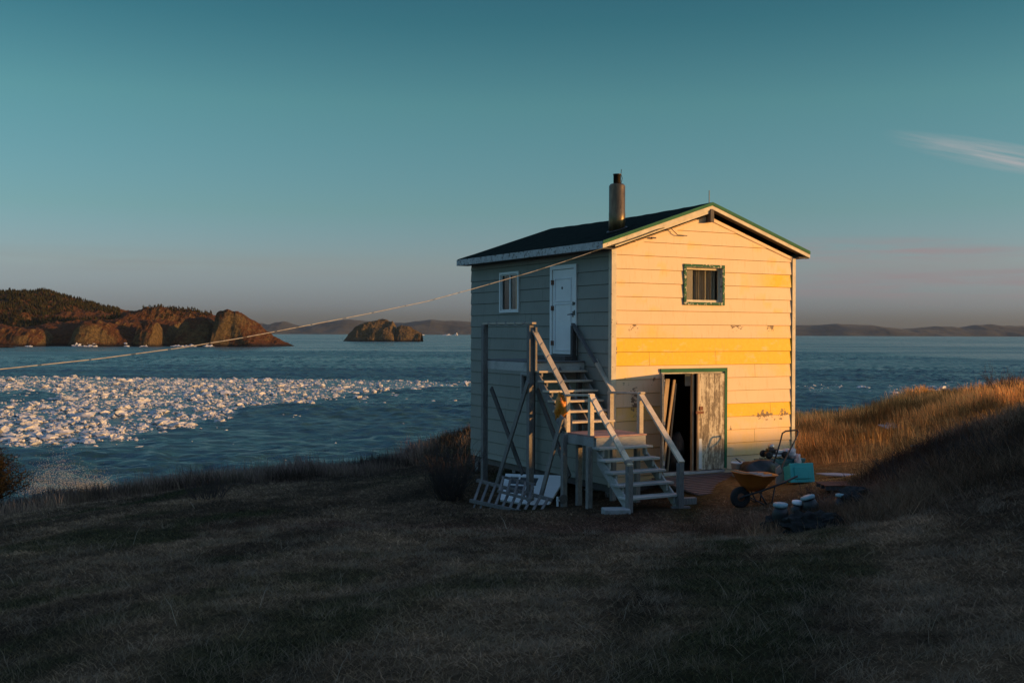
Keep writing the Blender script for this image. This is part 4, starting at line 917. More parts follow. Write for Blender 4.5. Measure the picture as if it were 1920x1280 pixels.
# crossed braces
def brace(p0, p1, a, mat='wood', w_=.115):
    (b0, z0), (b1, z1) = on_side(*p0, a), on_side(*p1, a); mb = hb(); mb.beam((a, b0, z0), (a, b1, z1), .038, w_, side=(1, 0, 0)); wd_('brace', mb, mat)
brace((921, 727), (980, 888), AO-.02, 'wood_dark'); brace((990, 715), (931, 908), AO-.16)
brace((1007, 730), (1068, 894), AO+.08, 'wood_dark'); brace((1054, 780), (1014, 932), AO-.16)

# bits tied to the stair
def wrap(p0, p1, turns, rad, rr):
    p0 = Vector(p0); p1 = Vector(p1); d = (p1-p0); dn = d.normalized(); s1 = Vector((1, 0, 0)); s2 = dn.cross(s1).normalized(); pts = []
    for i in range(turns*10+1):
        t_ = i/(turns*10); an = t_*turns*2*math.pi; pts.append(p0+d*t_+s1*math.cos(an)*rad*1.0+s2*math.sin(an)*rad*.5)
    return pts
mb = hb(); mb.tube(wrap((AO-.03, b_r0-.1, z_r0-.1), (AO-.03, b_r1+.05, z_r1+.04), 5, .068, 1), .0045, 5)
tag(mb.build('cord', MT['grey_bag']), 'thin cord wound round the upper sloping handrail', 'cord')
mb = hb(); mb.tube(wrap((AO, b_r2-.05, z_r2-.04), (AO, b_r3+.06, z_r3+.06), 5, .068, 1)+wrap((AO, b_r3+.05, z_r3+.05), (AO, b_r3-.01, z_r3), 4, .085, 1)+[Vector((AO-.05, b_r3, z_r3-.04)), Vector((AO-.07, b_r3-.03, z_r3-.14)), Vector((AO-.03, b_r3-.05, z_r3-.2))], .0065, 5)
tag(mb.build('cord', MT['cable_white']), 'pale cord wound round the lower handrail and knotted at its newel post', 'cord')
mb = hb(); mb.tube(wrap((AO-.05, BL1, ZR+.02), (AO-.05, BL0+.05, ZR+.02), 5, .066, 1), .0055, 5)
tag(mb.build('cord', MT['grey_bag']), 'loose cord looped along the level rail of the top landing', 'cord')
bb, bz = on_side(1060, 745, AO-.02)
bag = thing('hanging_bag', 'bright orange mesh bag hanging from the stair handrail, grey cloth below', 'bag', tuple(H((AO-.09, bb+.02, bz-.62))), HR)
mb = hb(); mb.lump((AO-.10, bb+.03, bz-.20), (.10, .13, .24), 3, 3, .30, 2.2); mb.build('orange_mesh', MT['orange_bag'], bag, smooth=True)
mb = hb(); mb.lump((AO-.09, bb-.01, bz-.50), (.09, .11, .15), 7, 3, .28, 2.0); mb.build('grey_cloth', MT['grey_bag'], bag, smooth=True)
mb = hb(); mb.tube([(AO-.08, bb, bz-.02), (AO-.09, bb+.02, bz+.01), (AO-.1, bb+.03, bz-.06)], .012, 5); mb.build('strap', MT['black'], bag)

# cable strung from the eave to a pole out of frame
cpts = [(1134, 464, 21.15), (1065, 488, 20.7), (1000, 509, 20.2), (885, 542, 19.3), (800, 565, 18.5), (690, 588, 17.5), (560, 613, 16.4), (450, 634, 15.4), (345, 651, 14.5), (180, 673, 13.2), (0, 692, 12.0), (-250, 714, 10.6), (-600, 735, 9.2)]
cw = [P(*c) for c in cpts]
dist = [0]
for i in range(1, len(cw)): dist.append(dist[-1]+(cw[i]-cw[i-1]).length)
def cpos(s_): return Vector([float(np.interp(s_, dist, [c[k] for c in cw])) for k in range(3)])
cable = thing('service_cable', 'sagging cable with pale sleeves running from the house eave across the bay view', 'cable', tuple(cw[0]))
mb = MB(); mb.tube([cpos(s_) for s_ in np.linspace(0, dist[-1], 90)], .0048, 6); mb.build('core', MT['black'], cable)
s_ = .35; i = 0
while s_ < dist[-1]:
    L = .46+.08*math.sin(i*2.1) if s_ < 1.9 else .62+.08*math.sin(i*2.1)
    mb = MB(); mb.tube([cpos(s_+L*k/5) for k in range(6)], .0062, 7); mb.build('sleeve', MT['cable_white'], cable); s_ += L+(.16 if s_ < 1.9 else .035+.02*(i % 3)); i += 1
mb = hb(); a0_, z0_ = on_front(1231, 421, -.08); a1_, z1_ = on_front(1289, 442, -.06)
mb.tube([(-.2, -.17, rz(-.2)-.16), (.5, -.17, rz(.5)-.17), (a0_, -.17, rz(a0_)-.16), (a0_+.3, -.1, z0_-.03), (a0_+.55, -.06, (z0_+z1_)/2-.09), (a1_, -.05, z1_)], .009, 5); mb.build('house_wire', MT['black'], house)

# deck in front of the lower door
dk = thing('door_deck', 'low deck of worn reddish slats in front of the lower double door', 'deck', tuple(H((DA0+.8, -.7, Z0-.1))), HR)
mb = hb(); k = 0
for i in range(12):
    b0_ = -.06-.125*i; zt = DZ0-.075-.012*i; mb.box((DA0-.25+.01*(i % 3), b0_-.098, zt-.03), (DA1+.32+.02*(i % 2), b0_, zt))
mb.build('slats', MT['deckwood'], dk)
mb = hb()
for a_ in (DA0-.1, DA0+.8, DA1+.2): mb.prism([(a_, -.08, DZ0-.107), (a_, -1.5, DZ0-.245), (a_, -1.5, DZ0-.36), (a_, -.08, DZ0-.36)], (.05, 0, 0))
mb.build('bearer', MT['wood_dark'], dk)
# ================================================================ SMALL THINGS IN THE YARD
def place(px, py, Y_):            # ground point under a pixel near depth Y_
    best = None
    for yy_ in np.linspace(Y_-1.3, Y_+1.3, 53):
        p = P(px, py, yy_); g_ = gz(p.x, p.y)
        if best is None or abs(p.z-g_) < best[0]: best = (abs(p.z-g_), p.x, p.y, g_)
    return Vector(best[1:])
def Fr(loc, rz_, tilt=None):
    M_ = Matrix.Translation(loc)@Matrix.Rotation(rz_, 4, 'Z')
    if tilt is not None: M_ = M_@tilt
    return (lambda p: M_@Vector(p))
# wheelbarrow
L = place(1388, 951, 19.2); L = Vector((L.x, L.y, gz(L.x, L.y))); rzb = R_(16)
wb = thing('wheelbarrow', 'orange wheelbarrow with a black tyre parked on the grass before the house', 'wheelbarrow', L, rzb)
f = Fr(L, rzb)
mb = MB(f)
# tray: lofted rings
rings = [(.30, .10, .40, .15), (.42, .02, .50, .22), (.56, -.09, .64, .30), (.575, -.12, .67, .325)]   # z, x0, x1, half width
vs = []; nr_ = 16
def ringpt(z, x0, x1, hw, k):
    t_ = 2*math.pi*k/nr_; c_, s_ = math.cos(t_), math.sin(t_); e = .55
    return ((x0+x1)/2+(x1-x0)/2*math.copysign(abs(c_)**e, c_), hw*math.copysign(abs(s_)**e, s_), z+(.05 if z > .5 and c_ < -.3 else 0))
for rr in rings: vs += [ringpt(*rr, k) for k in range(nr_)]
inn = [(z+.012, x0+.014, x1-.014, hw-.014) for z, x0, x1, hw in rings][::-1]
for rr in inn: vs += [ringpt(*rr, k) for k in range(nr_)]
fs = [(i*nr_+k, i*nr_+(k+1) % nr_, (i+1)*nr_+(k+1) % nr_, (i+1)*nr_+k) for i in range(7) for k in range(nr_)]+[tuple(range(nr_))[::-1], tuple(7*nr_+k for k in range(nr_))]
mb.add(vs, fs); mb.build('tray', MT['orange'], wb, smooth=True)
mb = MB(f); mb.lathe([(.09, -.035), (.155, -.045), (.185, -.03), (.19, 0), (.185, .03), (.155, .045), (.09, .035)], (0, 0, .185), 28, axis='y'); wh = mb.build('wheel', MT['rubber'], wb, smooth=True)
mb = MB(f); mb.lathe([(.02, -.06), (.085, -.03), (.085, .03), (.02, .06)], (0, 0, .185), 16, axis='y'); mb.build('rim', MT['rust'], wh)
for s_ in (-1, 1):
    mb = MB(f); mb.tube([(-.05, s_*.07, .17), (.02, s_*.09, .21), (.30, s_*.17, .30), (.62, s_*.26, .42), (.98, s_*.27, .56)], .018, 8); mb.build('handle', MT['black'], wb, smooth=True)
    mb = MB(f); mb.tube([(.28, s_*.16, .30), (.44, s_*.2, .02), (.50, s_*.2, .02), (.56, s_*.22, .38)], .013, 6); mb.tube([(.12, s_*.11, .20), (.45, s_*.2, .02)], .010, 6); mb.build('leg', MT['black'], wb, smooth=True)
mb = MB(f); mb.beam((-.42, -.16, .73), (.22, -.05, .585), .05, .025, side=(0, 1, 0)); tag(mb.build('stick', MT['plank']), 'pale stick lying across the front rim of the wheelbarrow', 'stick')
mb = MB(f); mb.lump((.28, 0, .52), (.26, .17, .09), 8, 3, .35, 2.5); tag(mb.build('debris', MT['card']), 'small heap of brown rubbish in the wheelbarrow tray', 'debris')

# white bucket
L = place(1384, 893, 22.0); bk = thing('bucket', 'white plastic bucket standing against the house wall', 'bucket', L)
f = Fr(L, 0); mb = MB(f); mb.lathe([(.115, 0), (.145, .27), (.155, .272), (.155, .30), (.14, .30), (.11, .02)], (0, 0, .0), 24); mb.build('body', MT['white'], bk, smooth=True)
mb = MB(f); mb.tube([(.15*math.cos(t_), .15*math.sin(t_)*.3+.02, .28+.10*math.sin(t_)) for t_ in np.linspace(0, math.pi, 9)], .005, 5); mb.build('handle', MT['steel'], bk)
# long handled tool against the wall
L2 = place(1405, 895, 22.0); mb = MB(); mb.tube([L2+Vector((.12, .0, .05)), L2+Vector((-.22, .3, .36))], .014, 6); tag(mb.build('tool_handle', MT['black']), 'dark handle leaning out over the black bag beside the bucket', 'tool handle')
L = place(1425, 896, 22.0); mb = MB(Fr(L, .3)); mb.lump((0, 0, .15), (.42, .24, .22), 4, 3, .25, 1.6, flat=-.1); tag(mb.build('black_bag', MT['dark_bag'], smooth=True), 'black rubbish bag slumped between the bucket and the totes', 'bag')
L = place(1462, 907, 21.5); mb = MB(Fr(L, .2)); mb.prism([(-.08, 0, 0), (.16, .0, 0), (.02, .03, .36), (-.06, .03, .30)], (0, .03, 0)); tag(mb.build('cardboard', MT['card']), 'torn brown cardboard leaning on the turquoise tub', 'cardboard')

def tote(name, label, L, rz_, tilt, size, mbody, mlid, lid=True, grp=None):
    t_ = thing(name, label, 'storage tub', L, rz_, grp); f_ = Fr(L, rz_, tilt); x_, y_, z_ = size; mb_ = MB(f_)
    def ring(s, z): return [(-x_/2*s, -y_/2*s, z), (x_/2*s, -y_/2*s, z), (x_/2*s, y_/2*s, z), (-x_/2*s, y_/2*s, z)]
    v = ring(.86, 0)+ring(1, z_)+ring(.95, z_)+ring(.82, .02); fs_ = [(3, 2, 1, 0)]
    for a_ in range(3): fs_ += [(a_*4+k, a_*4+(k+1) % 4, a_*4+4+(k+1) % 4, a_*4+4+k) for k in range(4)]
    fs_.append((12, 13, 14, 15)); mb_.add(v, fs_)
    mb_.box((-x_/2-.015, -y_/2-.015, z_-.05), (x_/2+.015, -y_/2+.0, z_)); mb_.box((-x_/2-.015, y_/2, z_-.05), (x_/2+.015, y_/2+.015, z_)); mb_.box((-x_/2-.015, -y_/2, z_-.05), (-x_/2, y_/2, z_)); mb_.box((x_/2, -y_/2, z_-.05), (x_/2+.015, y_/2, z_))
    for k in range(3): xx_ = -x_*.3+x_*.3*k; mb_.box((xx_-.02, -y_/2*.97-.006, .05), (xx_+.02, -y_/2*.93+.004, z_-.06))
    mb_.build('body', MT[mbody], t_, bevel=.008)
    if lid: mb_ = MB(f_); mb_.box((-x_/2-.02, -y_/2-.02, z_+.002), (x_/2+.02, y_/2+.02, z_+.025)); mb_.box((-x_/2+.06, -y_/2+.05, z_+.025), (x_/2-.06, y_/2-.05, z_+.045)); mb_.build('lid', MT[mlid], t_, bevel=.006)
    return t_, f_
L = place(1462, 892, 22.6)
tote('storage_tub', 'dark teal storage tub with a lid, standing by the right corner of the house', L+Vector((0, 0, 0)), HR, None, (.98, .42, .34), 'teal_dark', 'teal_dark')
L3 = place(1487, 905, 21.6)
tote('storage_tub', 'bright turquoise tub tipped on its side in front of the dark teal tub', L3+Vector((0, 0, .17)), R_(14), Matrix.Rotation(R_(78), 4, 'X')@Matrix.Rotation(R_(0), 4, 'Z'), (.46, .33, .34), 'teal', 'teal', lid=True)
bL = L+Vector((.22, -.05, .42)); mb = MB(Fr(bL, 0)); mb.lump((0, 0, .06), (.11, .09, .11), 11, 3, .3, 2); mb.lump((.12, -.11, -.08), (.06, .05, .13), 12, 3, .3, 2); mb.lump((-.10, .03, .08), (.08, .07, .08), 15, 3, .3, 2); tag(mb.build('cloth_bundle', MT['cloth'], smooth=True), 'pale pinkish cloth bundle draped over the dark teal tub', 'cloth')
# push mower lying on the tubs
mL = Vector((L.x-.14, L.y-.12, L.z+.39)); mw = thing('push_mower', 'black push mower with a looped handle set on top of the tubs', 'mower', mL, R_(12)); f = Fr(mL, R_(12))
mb = MB(f); mb.box((-.20, -.12, .04), (.20, .12, .12)); mb.box((-.17, -.10, .12), (.05, .09, .20)); mb.build('body', MT['black'], mw, bevel=.02)
mb = MB(f); mb.box((-.10, -.125, .05), (.18, -.123, .09)); mb.box((-.02, -.115, .121), (.16, .06, .17)); mb.build('cover', MT['white'], mw, bevel=.01)
for x_, y_ in ((-.19, -.14), (-.19, .14), (.17, -.14), (.17, .14)):
    mb = MB(f); mb.lathe([(.02, -.025), (.075, -.02), (.075, .02), (.02, .025)], (x_, y_, .08), 18, axis='y'); mb.build('wheel', MT['rubber'], mw, smooth=True)
mb = MB(f); mb.lathe([(.02, .0), (.06, .0), (.07, .05), (.05, .09), (.01, .1)], (-.08, 0, .20), 16); mb.build('engine', MT['steel'], mw, smooth=True)
hp = [P(1450, 870, 22.1), P(1462, 832, 22.35), P(1467, 812, 22.4), P(1473, 808, 22.42), P(1492, 806, 22.5), P(1497, 809, 22.5), P(1494, 818, 22.45), P(1474, 858, 22.0), P(1466, 876, 21.8), P(1463, 897, 21.65)]
mb = MB(); mb.tube(hp, .017, 8); mb.build('handle', MT['black'], mw, smooth=True)

# blocks of wood by the stair foot
for (px_, py_, sx_, sy_, sz_, rz_, lab) in ((1290, 945, .30, .12, .12, .25, 'short grey timber block on the ground right of the stair foot'), (1276, 952, .34, .10, .03, .1, 'thin flat board lying before the timber block at the stair foot')):
    L = place(px_, py_, 19.8); mb = MB(Fr(L, rz_)); mb.box((-sx_/2, -sy_/2, -.02), (sx_/2, sy_/2, sz_)); tag(mb.build('timber_block', MT['wood'], bevel=.006), lab, 'timber')
L = place(1156, 962, 18.7); mb = MB(Fr(L, .12)); mb.box((-.24, -.15, -.05), (.22, .17, .09)); tag(mb.build('step_block', MT['concrete'], bevel=.02), 'flat pale concrete block at the left foot of the stair', 'block')
# boards on the grass
L = place(1576, 895, 22); mb = MB(Fr(L+Vector((0, 0, .05)), R_(-8))); mb.prism([(-.48, .10, 0), (-.30, -.14, 0), (.05, -.22, 0), (.46, -.12, 0), (.35, .08, 0), (-.10, .22, 0)], (0, 0, .02)); tag(mb.build('board', MT['pink_board']), 'pale broken board lying flat on the golden grass right of the tubs', 'board')
L = place(1690, 803, 30); mb = MB(Fr(L+Vector((0, 0, .04)), R_(4), Matrix.Rotation(R_(5), 4, 'X'))); mb.box((-.55, -.35, 0), (.45, .3, .03)); mb.box((-.2, .31, .0), (.62, .7, .03)); tag(mb.build('board', MT['card']), 'weathered pale sheet half hidden in the tall dry grass behind the house', 'board')
# rusty drum in the bank
L = place(1728, 862, 19.8); mb = MB(Fr(L+Vector((0, 0, -.18)), 0)); mb.lathe([(.19, 0), (.20, .02), (.19, .04), (.19, .26), (.20, .28), (.19, .30), (.19, .37), (.21, .38), (.21, .40), (.175, .40), (.175, .2)], (0, 0, 0), 28); tag(mb.build('drum', MT['metal_dark'], smooth=True), 'dark steel drum sunk in the dark grass bank', 'drum')
L = place(1568, 916, 20.5); pl = thing('pallet', 'low dark wooden pallet edge in the grass behind the lidded pots', 'pallet', L, .1); f = Fr(L, .1)
mb = MB(f)
for k in range(4): mb.box((-.30, -.25+.14*k, .07), (.30, -.17+.14*k, .085))
mb.build('deck', MT['rust'], pl)
mb = MB(f)
for k in range(3): mb.box((-.29, -.24+.2*k, 0), (.29, -.20+.2*k, .07))
mb.build('bearer', MT['wood_dark'], pl)
# dark pots with pale lids, half grown over
for i, (px_, py_, r_, h_, tx_, lab) in enumerate(((1462, 992, .115, .36, .10, 'dark bulging pot with a pale lid, leftmost and nearest of the row'), (1491, 982, .095, .33, .14, 'dark pot with a pale grey lid, second from the left of the row'), (1528, 976, .115, .36, -.30, 'dark pot with a tilted aqua lid, second from the right of the row'), (1573, 966, .10, .28, .2, 'dark pot with a dull lid deep in the grass, rightmost of the row'))):
    L = place(px_, py_, 17.6); t_ = thing('lidded_pot', lab, 'pot', L, i*.7, 'dark pots with pale lids in the grass'); f = Fr(L, i*.7, Matrix.Rotation(tx_, 4, 'X'))
    mb = MB(f); mb.lathe([(r_*.8, -.02), (r_*1.12, h_*.35), (r_*1.1, h_*.7), (r_*.85, h_-.01)], (0, 0, 0), 20); mb.lump((r_*.3, -r_*.4, h_*.35), (r_, r_*.9, h_*.38), i*3+2, 3, .25, 1.8); mb.build('body', MT['dark_bag'], t_, smooth=True)
    mb = MB(f); mb.lathe([(r_*.95, h_), (r_*1.0, h_+.015), (r_*.97, h_+.045), (r_*.5, h_+.06), (.01, h_+.055)], (0, 0, 0), 24); mb.build('lid', MT['aqua' if i != 1 else 'white'], t_, smooth=True)
L = place(1530, 992, 17.2); mb = MB(Fr(L, -.05)); mb.lump((0, .10, .0), (.46, .17, .24), 63, 4, .22, 3.2); tag(mb.build('dark_tarp', MT['stone']), 'crumpled dark tarp heaped along the foot of the lidded pots', 'tarp')
L = place(1450, 993, 17.2); mb = MB(Fr(L, .5)); mb.lump((0, 0, .08), (.22, .12, .13), 33, 3, .35, 2); tag(mb.build('stone', MT['stone']), 'small dark stone left of the row of lidded pots', 'stone')
L = place(1608, 952, 17.6); mb = MB(Fr(L, .5)); mb.lump((0, 0, .16), (.34, .22, .17), 39, 3, .35, 2); tag(mb.build('stone', MT['stone']), 'dark boulder behind grass right of the lidded pots', 'stone')

# glazed door lying by the stair
c00, c10, c11, c01 = P(938, 938, 22.0), P(1026, 952, 21.4), P(1062, 893, 22.4), P(948, 889, 23.4)
def plan(u, v, w_=0.0):
    p = (c00*(1-u)+c10*u)*(1-v)+(c01*(1-u)+c11*u)*v; n_ = (c10-c00).cross(c01-c00).normalized(); return p+n_*w_
od = thing('glazed_door', 'old white door with a glazed upper panel leaning under the stair posts', 'door', tuple(c00+Vector((0, 0, -.25))))
mb = MB(lambda p: plan(p.x, p.y, p.z))
g0, g1, h0, h1 = .10, .58, .30, .90
mb.box((0, 0, -.02), (1, h0, .02)); mb.box((0, h1, -.02), (1, 1, .02)); mb.box((0, h0, -.02), (g0, h1, .02)); mb.box((g1, h0, -.02), (1, h1, .02)); dd = mb.build('slab', MT['white_door'], od)
mb = MB(lambda p: plan(p.x, p.y, p.z))
for k in (1, 2): x_ = g0+(g1-g0)*k/3; mb.box((x_-.014, h0, -.016), (x_+.014, h1, .016))
y_ = (h0+h1)/2; mb.box((g0, y_-.022, -.018), (g1, y_+.022, .018)); mb.build('glazing_bar', MT['white_door'], dd)
mb = MB(lambda p: plan(p.x, p.y, p.z)); mb.box((g0, h0, -.004), (g1, h1, .004)); mb.build('pane', MT['black'], dd)
# ladder lying on its side
A0, A1, B0, B1 = P(881, 938, 20.9), P(1018, 968, 20.1), P(894, 900, 21.7), P(1036, 937, 20.9)
la = thing('wooden_ladder', 'weathered wooden ladder lying on its side in front of the glazed door', 'ladder', tuple(A0))
for p_, q_ in ((A0, A1), (B0, B1)):
    mb = MB(); mb.beam(p_, q_, .045, .07, side=(0, 1, 0)); mb.build('rail', MT['wood'], la, bevel=.004)
for k in range(10):
    t_ = .06+k*.098; mb = MB(); mb.beam(A0.lerp(A1, t_), B0.lerp(B1, t_), .05, .03, side=(1, 0, 0)); mb.build('rung', MT['wood'], la, bevel=.004)
L = A0.lerp(A1, .10); mb = MB()
for t_ in (.08, .17, .30): p_ = A0.lerp(A1, t_); mb.beam(p_+Vector((0, .03, -.02)), (p_.x-.05, p_.y-.05, gz(p_.x, p_.y)-.05), .03, .03)
mb.build('foot', MT['wood'], la)
# second, shorter frame leaning across the ladder
C0, C1, D0, D1 = P(933, 920, 21.0), P(997, 937, 20.6), P(941, 893, 21.6), P(1004, 908, 21.2)
fr = thing('slatted_rack', 'short wooden rack with slats leaning over the middle of the ladder', 'rack', tuple(C0))
for p_, q_ in ((C0, C1), (D0, D1)): mb = MB(); mb.beam(p_, q_, .04, .05, side=(0, 1, 0)); mb.build('rail', MT['wood'], fr)
for k in range(5): t_ = .05+k*.22; mb = MB(); mb.beam(C0.lerp(C1, t_), D0.lerp(D1, t_), .045, .03, side=(1, 0, 0)); mb.build('slat', MT['wood'], fr)
L = place(1056, 950, 21.0); re = thing('hose_reel', 'small blue white reel on a stick beside the glazed door', 'reel', L, .4); f = Fr(L, .4)
mb = MB(f); mb.lathe([(.03, -.02), (.085, -.02), (.09, 0), (.085, .02), (.03, .02)], (0, 0, .15), 20, axis='y'); mb.build('disc', MT['wood_dark'], re)
mb = MB(f); mb.beam((-.02, .02, .12), (.09, .05, .56), .03, .02); mb.build('stick', MT['wood_pale'], re)
mb = MB(f); mb.beam((-.14, 0, .13), (-.02, 0, .13), .03, .03); mb.beam((-.12, 0, .02), (-.12, 0, .2), .03, .03); mb.build('bracket', MT['white'], re)
# loose stones and offcuts under the house
for i, (a_, b_, lab) in enumerate(((.35, 1.0, 'pale offcut of board under the house edge behind the stair'), (.9, 1.6, 'short board lying in the dark gap beneath the house'))):
    x_, y_ = H2(a_, b_); mb = MB(Fr(Vector((x_, y_, gz(x_, y_))), i)); mb.box((-.3, -.05, 0), (.3, .05, .04)); tag(mb.build('offcut', MT['wood_pale']), lab, 'board')

# ================================================================ PLANTS
MT['twig'] = simple('twig_bark', (.030, .020, .017), (.07, .048, .040), 20, .9, bmp=0)
def shrub(name, label, L, n_, h_, spread, seed, lean=(0, 0), r0_=.009):
    r_ = random.Random(seed); mb = MB()
    def grow(p, d, l, rad, lev):
        pts = [p]; q = p.copy(); dd_ = d.copy()
        for i in range(4): dd_ = (dd_+Vector((r_.gauss(0, .10), r_.gauss(0, .10), .06))).normalized(); q = q+dd_*l/4; pts.append(q.copy())
        mb.tube(pts, [rad*(1-.18*i) for i in range(5)], 4, caps=False)
        if lev > 0:
            for k in range(r_.randint(2, 4)):
                b_ = pts[r_.randint(1, 4)]; grow(b_, (dd_+Vector((r_.gauss(0, .42), r_.gauss(0, .42), r_.gauss(.1, .25)))).normalized(), l*r_.uniform(.4, .65), rad*.6, lev-1)
    for i in range(n_):
        an = r_.random()*6.28; s_ = spread*r_.random()**.6; d = Vector((math.cos(an)*s_+lean[0], math.sin(an)*s_+lean[1], 1)).normalized()
        grow(L+Vector((math.cos(an)*.12*r_.random()*3*spread, math.sin(an)*.12*spread*2, -.03)), d, h_*r_.uniform(.45, .75), r0_*r_.uniform(.7, 1.2), 2)
    o = mb.build(name, MT['twig']); tag(o, label, 'shrub'); return o
L = place(843, 934, 21.8); shrub('bare_shrub', 'large leafless shrub of many dark stems left of the house corner', L, 95, 1.15, .85, 3, r0_=.008)
L = place(395, 935, 22.5); shrub('bare_shrub', 'low dark leafless shrub on the bluff edge at the left', L, 34, .55, .95, 5)
L = place(1475, 962, 17.9); shrub('dry_weed', 'dry weeds with crossing stems growing over the lidded pots', L+Vector((.7, .1, 0)), 22, .55, .9, 9, r0_=.005)

L = place(1890, 752, 31.5); shrub('bare_shrub', 'dark reddish shrub on the crest of the golden field at the right edge', L, 80, .95, 1.3, 21)
L = place(1845, 758, 32.5); shrub('bare_shrub', 'small dark shrub left of the larger shrub on the golden crest', L, 40, .6, 1.3, 25)
for q_, (px_, py_, Y_, lb_) in enumerate(((1700, 905, 17.6, 'dry twiggy weed on the dark bank, leftmost of the three'), (1790, 870, 16.6, 'dry twiggy weed in the middle of the dark bank'), (1880, 850, 15.4, 'dry twiggy weed high on the dark bank near the right edge'))):
    shrub('dry_weed', lb_, place(px_, py_, Y_), 26, .55, 1.1, 41+q_, r0_=.005)
# wind shaped conifer at the left edge
L = place(-10, 1010, 18.6); L = Vector((L.x, L.y, gz(L.x, L.y)-.05)); tr = thing('conifer_tree', 'small wind bent conifer cut by the left edge of the view', 'tree', L)
mb = MB(); trunk_pts = [L+Vector(p) for p in ((-.05, 0, 0), (-.03, 0, .35), (-.04, .02, .7), (-.14, 0, 1.05), (-.28, .03, 1.45))]; mb.tube(trunk_pts, [.10, .085, .075, .055, .03], 9)
rr_ = random.Random(4); limbs = []
for k in range(26):
    z_ = rr_.uniform(.44, 1.18); an = rr_.uniform(-.9, .9) if k < 16 else rr_.uniform(1.2, 5.0); ln = (.62-.50*(z_-.5))*rr_.uniform(.6, 1.1)
    b0_ = L+Vector((-.03-.36*(z_-.5), 0, z_)); pts = [b0_]
    for i in range(1, 5): pts.append(b0_+Vector((math.cos(an)*ln*i/4, math.sin(an)*ln*i/4, (.07*i if z_ < 1.0 else .04*i)+rr_.gauss(0, .02))))
    mb.tube(pts, [.018, .014, .011, .007, .004], 5); limbs.append(pts)
mb.build('trunk', MT['twig'], tr)
V = []; Q = []; C = []
for pts in limbs:
    for k in range(300):
        t_ = rr_.uniform(.25, 1.08); i = min(int(t_*4), 3); p_ = pts[i].lerp(pts[i+1], t_*4-i)+Vector((rr_.gauss(0, .05), rr_.gauss(0, .05), rr_.gauss(.02, .045)))
        d = Vector((rr_.gauss(0, 1), rr_.gauss(0, 1), rr_.gauss(.4, .8))).normalized()*rr_.uniform(.03, .07); s_ = d.cross(Vector((rr_.gauss(0, 1), rr_.gauss(0, 1), rr_.gauss(0, 1)))).normalized()*.007
        o_ = len(V); V += [tuple(p_-s_), tuple(p_+s_), tuple(p_+d)]; Q.append((o_, o_+1, o_+2)); c_ = np.array((.018, .018, .010))*rr_.uniform(.5, 1.4)+np.array((.020, .007, .0))*rr_.random(); C += [c_]*3
mesh_np('crown', np.array(V), [np.array(Q)], MT['grass'], tr, attrs={'tint': ('C', np.array(C))})

# ================================================================ GRASS
cxh, cyh = H2(Wd/2, Dp/2); FLOOR.append((cxh, cyh, UX, UY, Wd/2, Dp/2-.1))
x_, y_ = H2(DA0+.85, -.8); FLOOR.append((x_, y_, UX, UY, 1.15, .8)); x_, y_ = H2(-.65, BM0-.9); FLOOR.append((x_, y_, UX, UY, .5, .35))
parts = []
# short matted lawn
x, y = scatter_view(430000, 4.6, 30, 1.12, .62)
k = keep(x, y) & (y < edge_y(x)+.6) & (x > -24) & (x < 24); x = x[k]; y = y[k]; n = len(x)
g = ground_mix(x, y); yard = sstep(18.5, 20.5, y)*sstep(-1.5, 1.5, x)
h = (.022+.045*rng.random(n))*(1+.9*(1-g)*fbm(x/.5, y/.5, 14, 2))*(1-.5*yard)
wd = np.maximum(.0028, .0006*y)*(1+.6*rng.random(n)); col = ground_color(x, y)*rng.uniform(.35, 2.0, (n, 1))
parts.append(blades(x, y, h, wd, .75+.9*rng.random(n)*(1-g), col, wind=(.25*(fbm(x/.9, y/.9, 3, 2)-.3), .15)))
lawn = grass_obj('lawn_grass', 'short matted lawn of dead straw and green grass sloping to the house', parts)
# long wild grass: bluff rim, bank at the right, field behind the house
parts = []
def long_grass(x, y, h0, h1, cmul=1.0, gold=None, lean=.35, wmin=.005):
    k = keep(x, y); x = x[k]; y = y[k]; n = len(x); h = (h0+(h1-h0)*rng.random(n)**1.6)*(.55+.8*fbm(x/1.1, y/1.1, 17, 3)); col = ground_color(x, y)
    if gold is not None: a_ = np.clip(gold(x, y), 0, 1)[:, None]; rr2 = rng.random((n, 1)); col = col*(1-a_)+(GOLD[0]*(1-rr2)+GOLD[1]*rr2)*a_
    col = col*(.45+1.2*sstep(.32, .68, fbm(x/1.3+9, y/1.0, 29, 3)))[:, None]
    col = col*cmul*rng.uniform(.5, 1.6, (n, 1)); parts.append(blades(x, y, h, np.maximum(wmin, .00035*y)*(1+.5*rng.random(n)), lean*(.4+rng.random(n)), col, wind=(-.12, .05)))
n = 60000; x = rng.uniform(-16, 1.0, n); y = edge_y(x)-2.6*rng.random(n)**1.6+1.2*rng.random(n); long_grass(x, y, .08, .42)
n = 5000; x = rng.uniform(-16, 1.0, n); y = edge_y(x)-1.0*rng.random(n)+.5; long_grass(x, y, .30, .62, lean=.18)
n = 70000; x = rng.uniform(3.5, 19, n); y = rng.uniform(24, 39, n); k = (y < edge_y(x)+.8) & (y > 24+.25*(10-x)); k &= rng.random(n) < .35+.65*sstep(25, 30, y); long_grass(x[k], y[k], .10, .52, lean=.3)
n = 26000; x = rng.uniform(7.5, 18, n); y = rng.uniform(29, 38, n); k = y < edge_y(x)+.3; long_grass(x[k], y[k], .18, .50, 1.25, lean=.25)
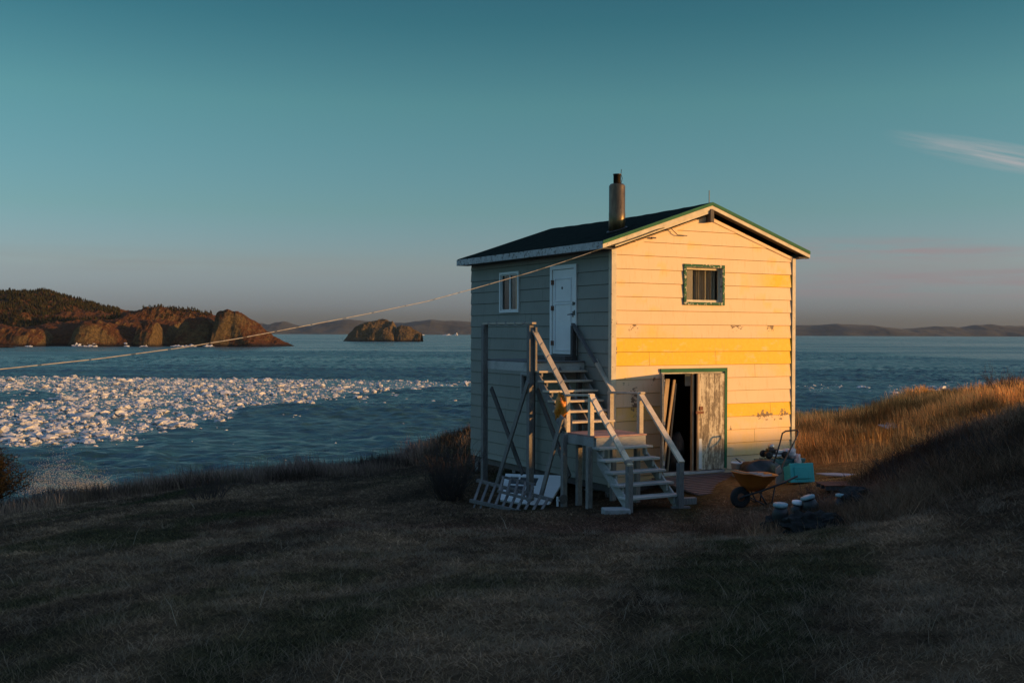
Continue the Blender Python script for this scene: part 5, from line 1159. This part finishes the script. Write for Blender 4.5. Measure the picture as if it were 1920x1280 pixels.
n = 90000; x = rng.uniform(3.8, 11.5, n); y = rng.uniform(13, 20.5, n); z_ = G(x, y); pb = sstep(-2.9, -2.3, z_)*sstep(.29, .35, x/y)*sstep(13, 15.5, y)*(1-sstep(19, 20.5, y)); k = rng.random(n) < pb; long_grass(x[k], y[k], .10, .50, 1.15, lambda x, y: x*0, lean=.8)
n = 5000; x = rng.uniform(.5, 3.5, n); y = rng.uniform(29.5, 34, n); long_grass(x-2.5, y, .1, .35)
n = 16000; a_ = rng.random(n)*6.28; r_ = np.abs(rng.normal(0, 1, n)); cx_, cy_ = P(1535, 985, 17.0).x, 17.0; long_grass(cx_+r_*np.cos(a_)*.75, cy_+r_*np.sin(a_)*.50, .08, .42, 1.0, lambda x, y: x*0, lean=.6)
n = 3500; s_ = rng.random(n)*(Dp+.4); ab = np.stack([-.15-.25*rng.random(n)*0+rng.normal(0, .12, n), s_], 1); xx_ = HX+UX*ab[:, 0]-UY*ab[:, 1]; yy_ = HY+UY*ab[:, 0]+UX*ab[:, 1]; long_grass(xx_, yy_, .05, .22, .8, lambda x, y: x*0)
wild = grass_obj('wild_grass', 'long dry grass on the bluff rim, the right bank and the field behind the house', parts)
# straw tufts on the lawn, paler than the turf
parts = []
nt_ = 420; tx, ty = scatter_view(nt_, 4.8, 17, 1.05, .8)
tx = tx.repeat(60)+rng.normal(0, .075, nt_*60); ty = ty.repeat(60)+rng.normal(0, .06, nt_*60); k = rng.random(len(tx)) < .25+.75*(1-ground_mix(tx, ty)); tx = tx[k]; ty = ty[k]; n = len(tx)
parts.append(blades(tx, ty, rng.uniform(.06, .17, n), np.maximum(.0022, .0004*ty), rng.uniform(.5, 1.2, n), np.array((.26, .195, .135))*rng.uniform(.5, 1.25, (n, 1)), wind=(.2, .1)))
ns_ = 160; sx_, sy_ = scatter_view(ns_, 4.9, 20, 1.05, .9); parts.append(blades(sx_, sy_, rng.uniform(.18, .42, ns_), np.maximum(.003, .0005*sy_), rng.uniform(.6, 1.3, ns_), np.array((.36, .29, .21))*rng.uniform(.6, 1.2, (ns_, 1))))
tuft = grass_obj('straw_tufts', 'pale tufts of dead straw scattered over the dark lawn', parts)

# ================================================================ AIR
mb = MB(); mb.box((-9500, -1500, SEA-20), (9500, 9500, 75))
m = bpy.data.materials.new('thin_air'); m.use_nodes = True; t = m.node_tree; t.nodes.remove(t.nodes['Principled BSDF'])
v = N(t, 'ShaderNodeVolumePrincipled'); v.inputs['Density'].default_value = 1.6e-5; v.inputs['Color'].default_value = (.62, .72, .85, 1); v.inputs['Anisotropy'].default_value = 0
t.links.new(v.outputs[0], t.nodes['Material Output'].inputs['Volume'])
if True: tag(mb.build('haze', m), kind='stuff')
